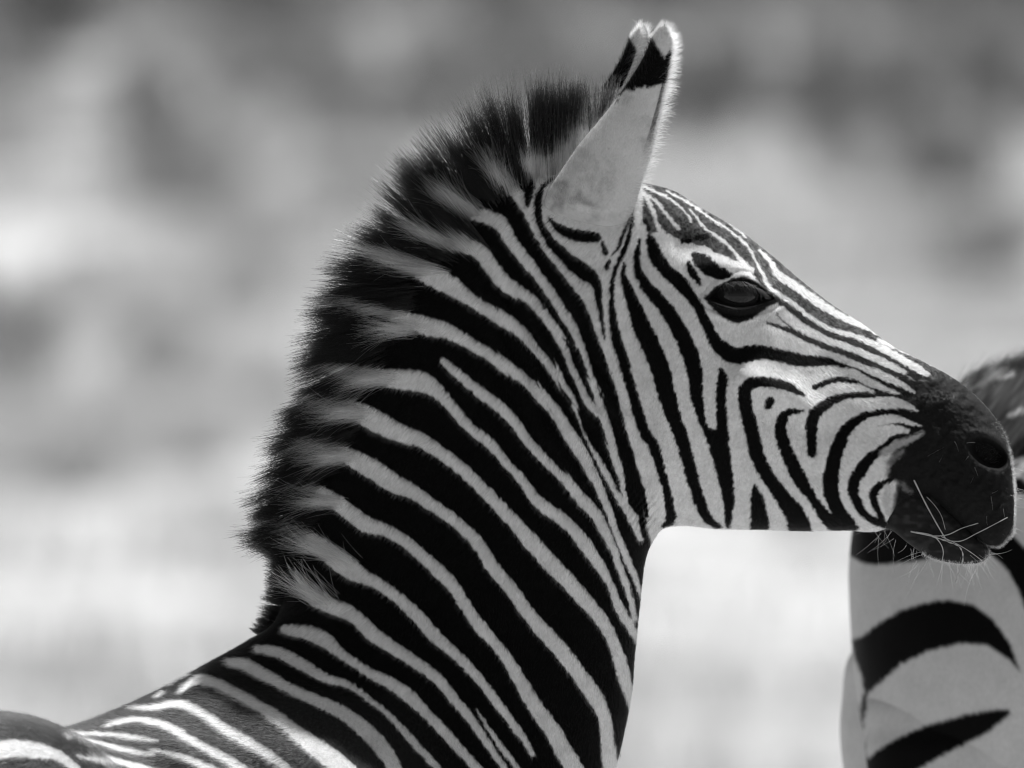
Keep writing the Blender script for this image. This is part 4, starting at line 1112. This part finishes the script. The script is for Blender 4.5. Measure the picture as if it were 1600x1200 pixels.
ST2 = [(1327,870,1326,905,8,0.5,0.5), (1331,832,1328,960,70,0.5,0.5), (1345,780,1335,1060,150,0.5,0.45), (1390,715,1360,1180,230,0.5,0.42), (1450,650,1420,1290,300,0.5,0.42),
       (1520,597,1510,1380,350,0.5,0.44), (1600,565,1620,1430,385,0.48,0.46), (1720,548,1800,1470,400,0.47,0.48), (1900,560,2050,1500,400,0.47,0.5), (2200,590,2400,1510,390,0.47,0.5),
       (2500,590,2700,1470,350,0.5,0.5), (2650,540,2900,1380,290,0.55,0.5), (2740,380,3060,1150,200,0.6,0.48), (2830,160,3160,850,160,0.65,0.46), (2950,10,3220,620,140,0.6,0.46),
       (3080,-50,3250,480,140,0.5,0.5), (3220,20,3300,440,150,0.46,0.55), (3400,150,3430,440,125,0.46,0.5), (3560,270,3540,480,95,0.46,0.4), (3650,360,3600,540,85,0.46,0.35), (3672,450,3650,520,30,0.5,0.4), (3674,490,3672,500,6,0.5,0.5)]
LF2 = loft(ST2, 2.4, 420, 70, lambda x, y: x < 1650, 16.0)
def rump_shape(x, y):
    return 14 * gauss(x, y, 1480, 1050, 130, 160) + 3 * vnoise(x, y, 60) - 10 * gauss(x, y, 1420, 760, 60, 40)
p2x, p2y, p2y_ = finish(LF2, rump_shape)
def pattern2(px, py, yy):
    fur = 1.6 * vnoise(px * 0.9 + py * 0.45, py * 0.3 - px * 0.5, 3.0) + 1.2 * vnoise(px, py, 6)
    a = coat2.sample(px + fur, py + fur * 0.6)
    streak = 1 + 0.8 * np.clip(vnoise(px * 0.8 + py * 0.6, (py * 0.8 - px * 0.6) * 0.15, 4.0), -0.6, 1) * np.clip((800 - py) / 60, 0, 1) * (px > 1480)
    b = np.where(np.sin((px + py * 0.25) / 22 + 1.4 * vnoise(px, py, 120)) > 0.1, WHITE, BLACK)
    o_ = np.clip(np.maximum((px - 1720) / 30, (py - 1340) / 30), 0, 1)
    return a * streak * (1 - o_) + b * o_
V2, F2, S2 = [], [], []
noff2 = 0
def add2(px, py, yy, sh):
    global noff2
    a, b = px.shape
    p = P3((px - 800) * K2 + 800, (py - 600) * K2 + 600, yy)
    p[..., 1] += Y2
    V2.append(p.reshape(-1, 3)); S2.append(np.broadcast_to(sh, px.shape).ravel()); F2.append(grid_faces(a, b, noff2))
    noff2 += a * b
add2(p2x, p2y, p2y_, pattern2(p2x, p2y, p2y_))
g2 = 600 + (Z0 + 0.012) / S / K2
def leg2(pts):
    q = catmull(np.asarray(pts, float), 40)
    a = np.linspace(0, 2 * np.pi, 300, endpoint=False)[None, :]
    px = q[:, 0:1] + q[:, 3:4] * np.cos(a); yy = q[:, 2:3] + q[:, 4:5] * np.sin(a); py = q[:, 1:2] + 0 * a
    sh = pattern2(px, py, yy)
    far = q[:, 2:3] > 0
    sh = np.where(far, WHITE * 0.9, sh)
    low = py > 1340
    sh = np.where(low, np.where(np.sin(py / 20 + vnoise(px, py, 70)) > 0.1, WHITE, BLACK), sh)
    sh = np.where(py > g2 - 110, 0.03, sh)
    add2(px, py, yy, sh)
leg2([(1540,1010,-90,60,50),(1545,1080,-140,185,150),(1555,1140,-165,204,165),(1562,1200,-180,209,160),(1580,1400,-185,190,130),(1570,1640,-185,120,90),(1520,1850,-185,70,60),(1470,2000,-185,62,55),(1462,2120,-185,48,44),
      (1475,2400,-185,40,38),(1500,2540,-185,46,44),(1520,g2-100,-185,52,50),(1530,g2-2,-185,68,62),(1530,g2,-185,2,2)])
leg2([(1500,960,150,30,30),(1492,1010,180,150,120),(1500,1100,195,182,150),(1520,1200,190,200,150),(1540,1400,185,180,130),(1530,1640,185,120,90),(1470,1850,185,70,60),(1410,2000,185,62,55),(1402,2120,185,48,44),
      (1410,2400,185,40,38),(1432,2540,185,46,44),(1450,g2-100,185,52,50),(1460,g2-2,185,68,62),(1460,g2,185,2,2)])
for yy, dx in ((-170, 0), (170, 60)):
    leg2([(2720+dx,1250,yy,60,40),(2720+dx,1400,yy,150,90),(2715+dx,1600,yy,110,70),(2710+dx,1850,yy,70,56),(2712+dx,2010,yy,60,54),(2708+dx,2120,yy,44,42),(2705+dx,2400,yy,38,38),(2712+dx,2530,yy,46,44),(2730+dx,g2-100,yy,52,50),(2740+dx,g2-2,yy,68,62),(2740+dx,g2,yy,2,2)])
# ears of the adult (outside the picture)
for sgn in (-1, 1):
    t = np.linspace(0, 1, 14)[:, None]; a = np.linspace(0, 2 * np.pi, 20, endpoint=False)[None, :]
    rr = 60 * np.sin(np.pi * (0.15 + 0.85 * t)) ** 0.7 + 1
    add2(3100 + 60 * t + rr * np.cos(a), 20 - 230 * t + 0 * a, sgn * (90 + 20 * t) + rr * 0.5 * np.sin(a), np.full((14, 20), WHITE))
zebra2 = empty('adult_zebra', (0.0, 0.0, 0.0))
tag(zebra2, 'adult zebra with broad black bands on its rump, standing behind the young one\'s muzzle', 'zebra')
mesh_object('body', np.concatenate(V2), np.concatenate(F2), M_COAT2, zebra2, shade=np.concatenate(S2))
tn = 900
t = np.linspace(0, 1, 8)[None, :]
a0 = RNG.uniform(0, 2 * np.pi, tn)[:, None]; r0 = RNG.uniform(4, 22, tn)[:, None]; ln_ = RNG.uniform(350, 900, tn)[:, None]
X = 1420 + 20 * t + r0 * np.cos(a0) * (0.6 + t); Y = 700 + ln_ * t + 0 * a0; Yl = 150 + 190 * np.sqrt(t) + r0 * np.sin(a0) * (0.6 + t)
pt_ = P3((X - 800) * K2 + 800, (Y - 600) * K2 + 600, Yl); pt_[..., 1] += Y2
hair_object('tail', pt_, S * 0.6 * (1 - 0.6 * t) * np.ones((tn, 1)), np.full((tn, 8), 0.03), M_MANE, zebra2)
# ragged hair standing up along the adult's croup
parts = []
nh = 9000
fx_ = RNG.random(nh)
bx_ = 1495 + 110 * fx_ ; by_ = np.interp(bx_, [1450,1520,1600,1720], [650,597,565,548]) + RNG.random(nh) ** 1.5 * 170
by_ = np.maximum(by_, np.interp(bx_, [1450,1520,1600,1720], [650,597,565,548]))
topy = np.interp(bx_, [1450,1520,1600,1720], [650,597,565,548])
yl_ = -np.sqrt(np.clip(by_ - topy, 0, 400)) * 14 - 4
Lx = RNG.uniform(18, 55, nh)[:, None]
an = R(205) + RNG.normal(0, 0.25, nh)[:, None]
t = np.linspace(0, 1, 4)[None, :]
X = bx_[:, None] - Lx * 0.4 + Lx * np.cos(an) * -t * 0.9; Y = by_[:, None] + Lx * np.sin(an) * t * 0.9
Yl = yl_[:, None] - 14 * t
pt_ = P3((X - 800) * K2 + 800, (Y - 600) * K2 + 600, Yl); pt_[..., 1] += Y2
shd = np.where(vnoise(bx_, by_, 22) > 0.2, 0.5, 0.02) * RNG.uniform(0.6, 1.2, nh)
hair_object('coat_hair', pt_, S * 0.45 * (1 - 0.6 * t) * np.ones((nh, 1)), np.repeat(shd[:, None], 4, 1), M_HAIR, zebra2)
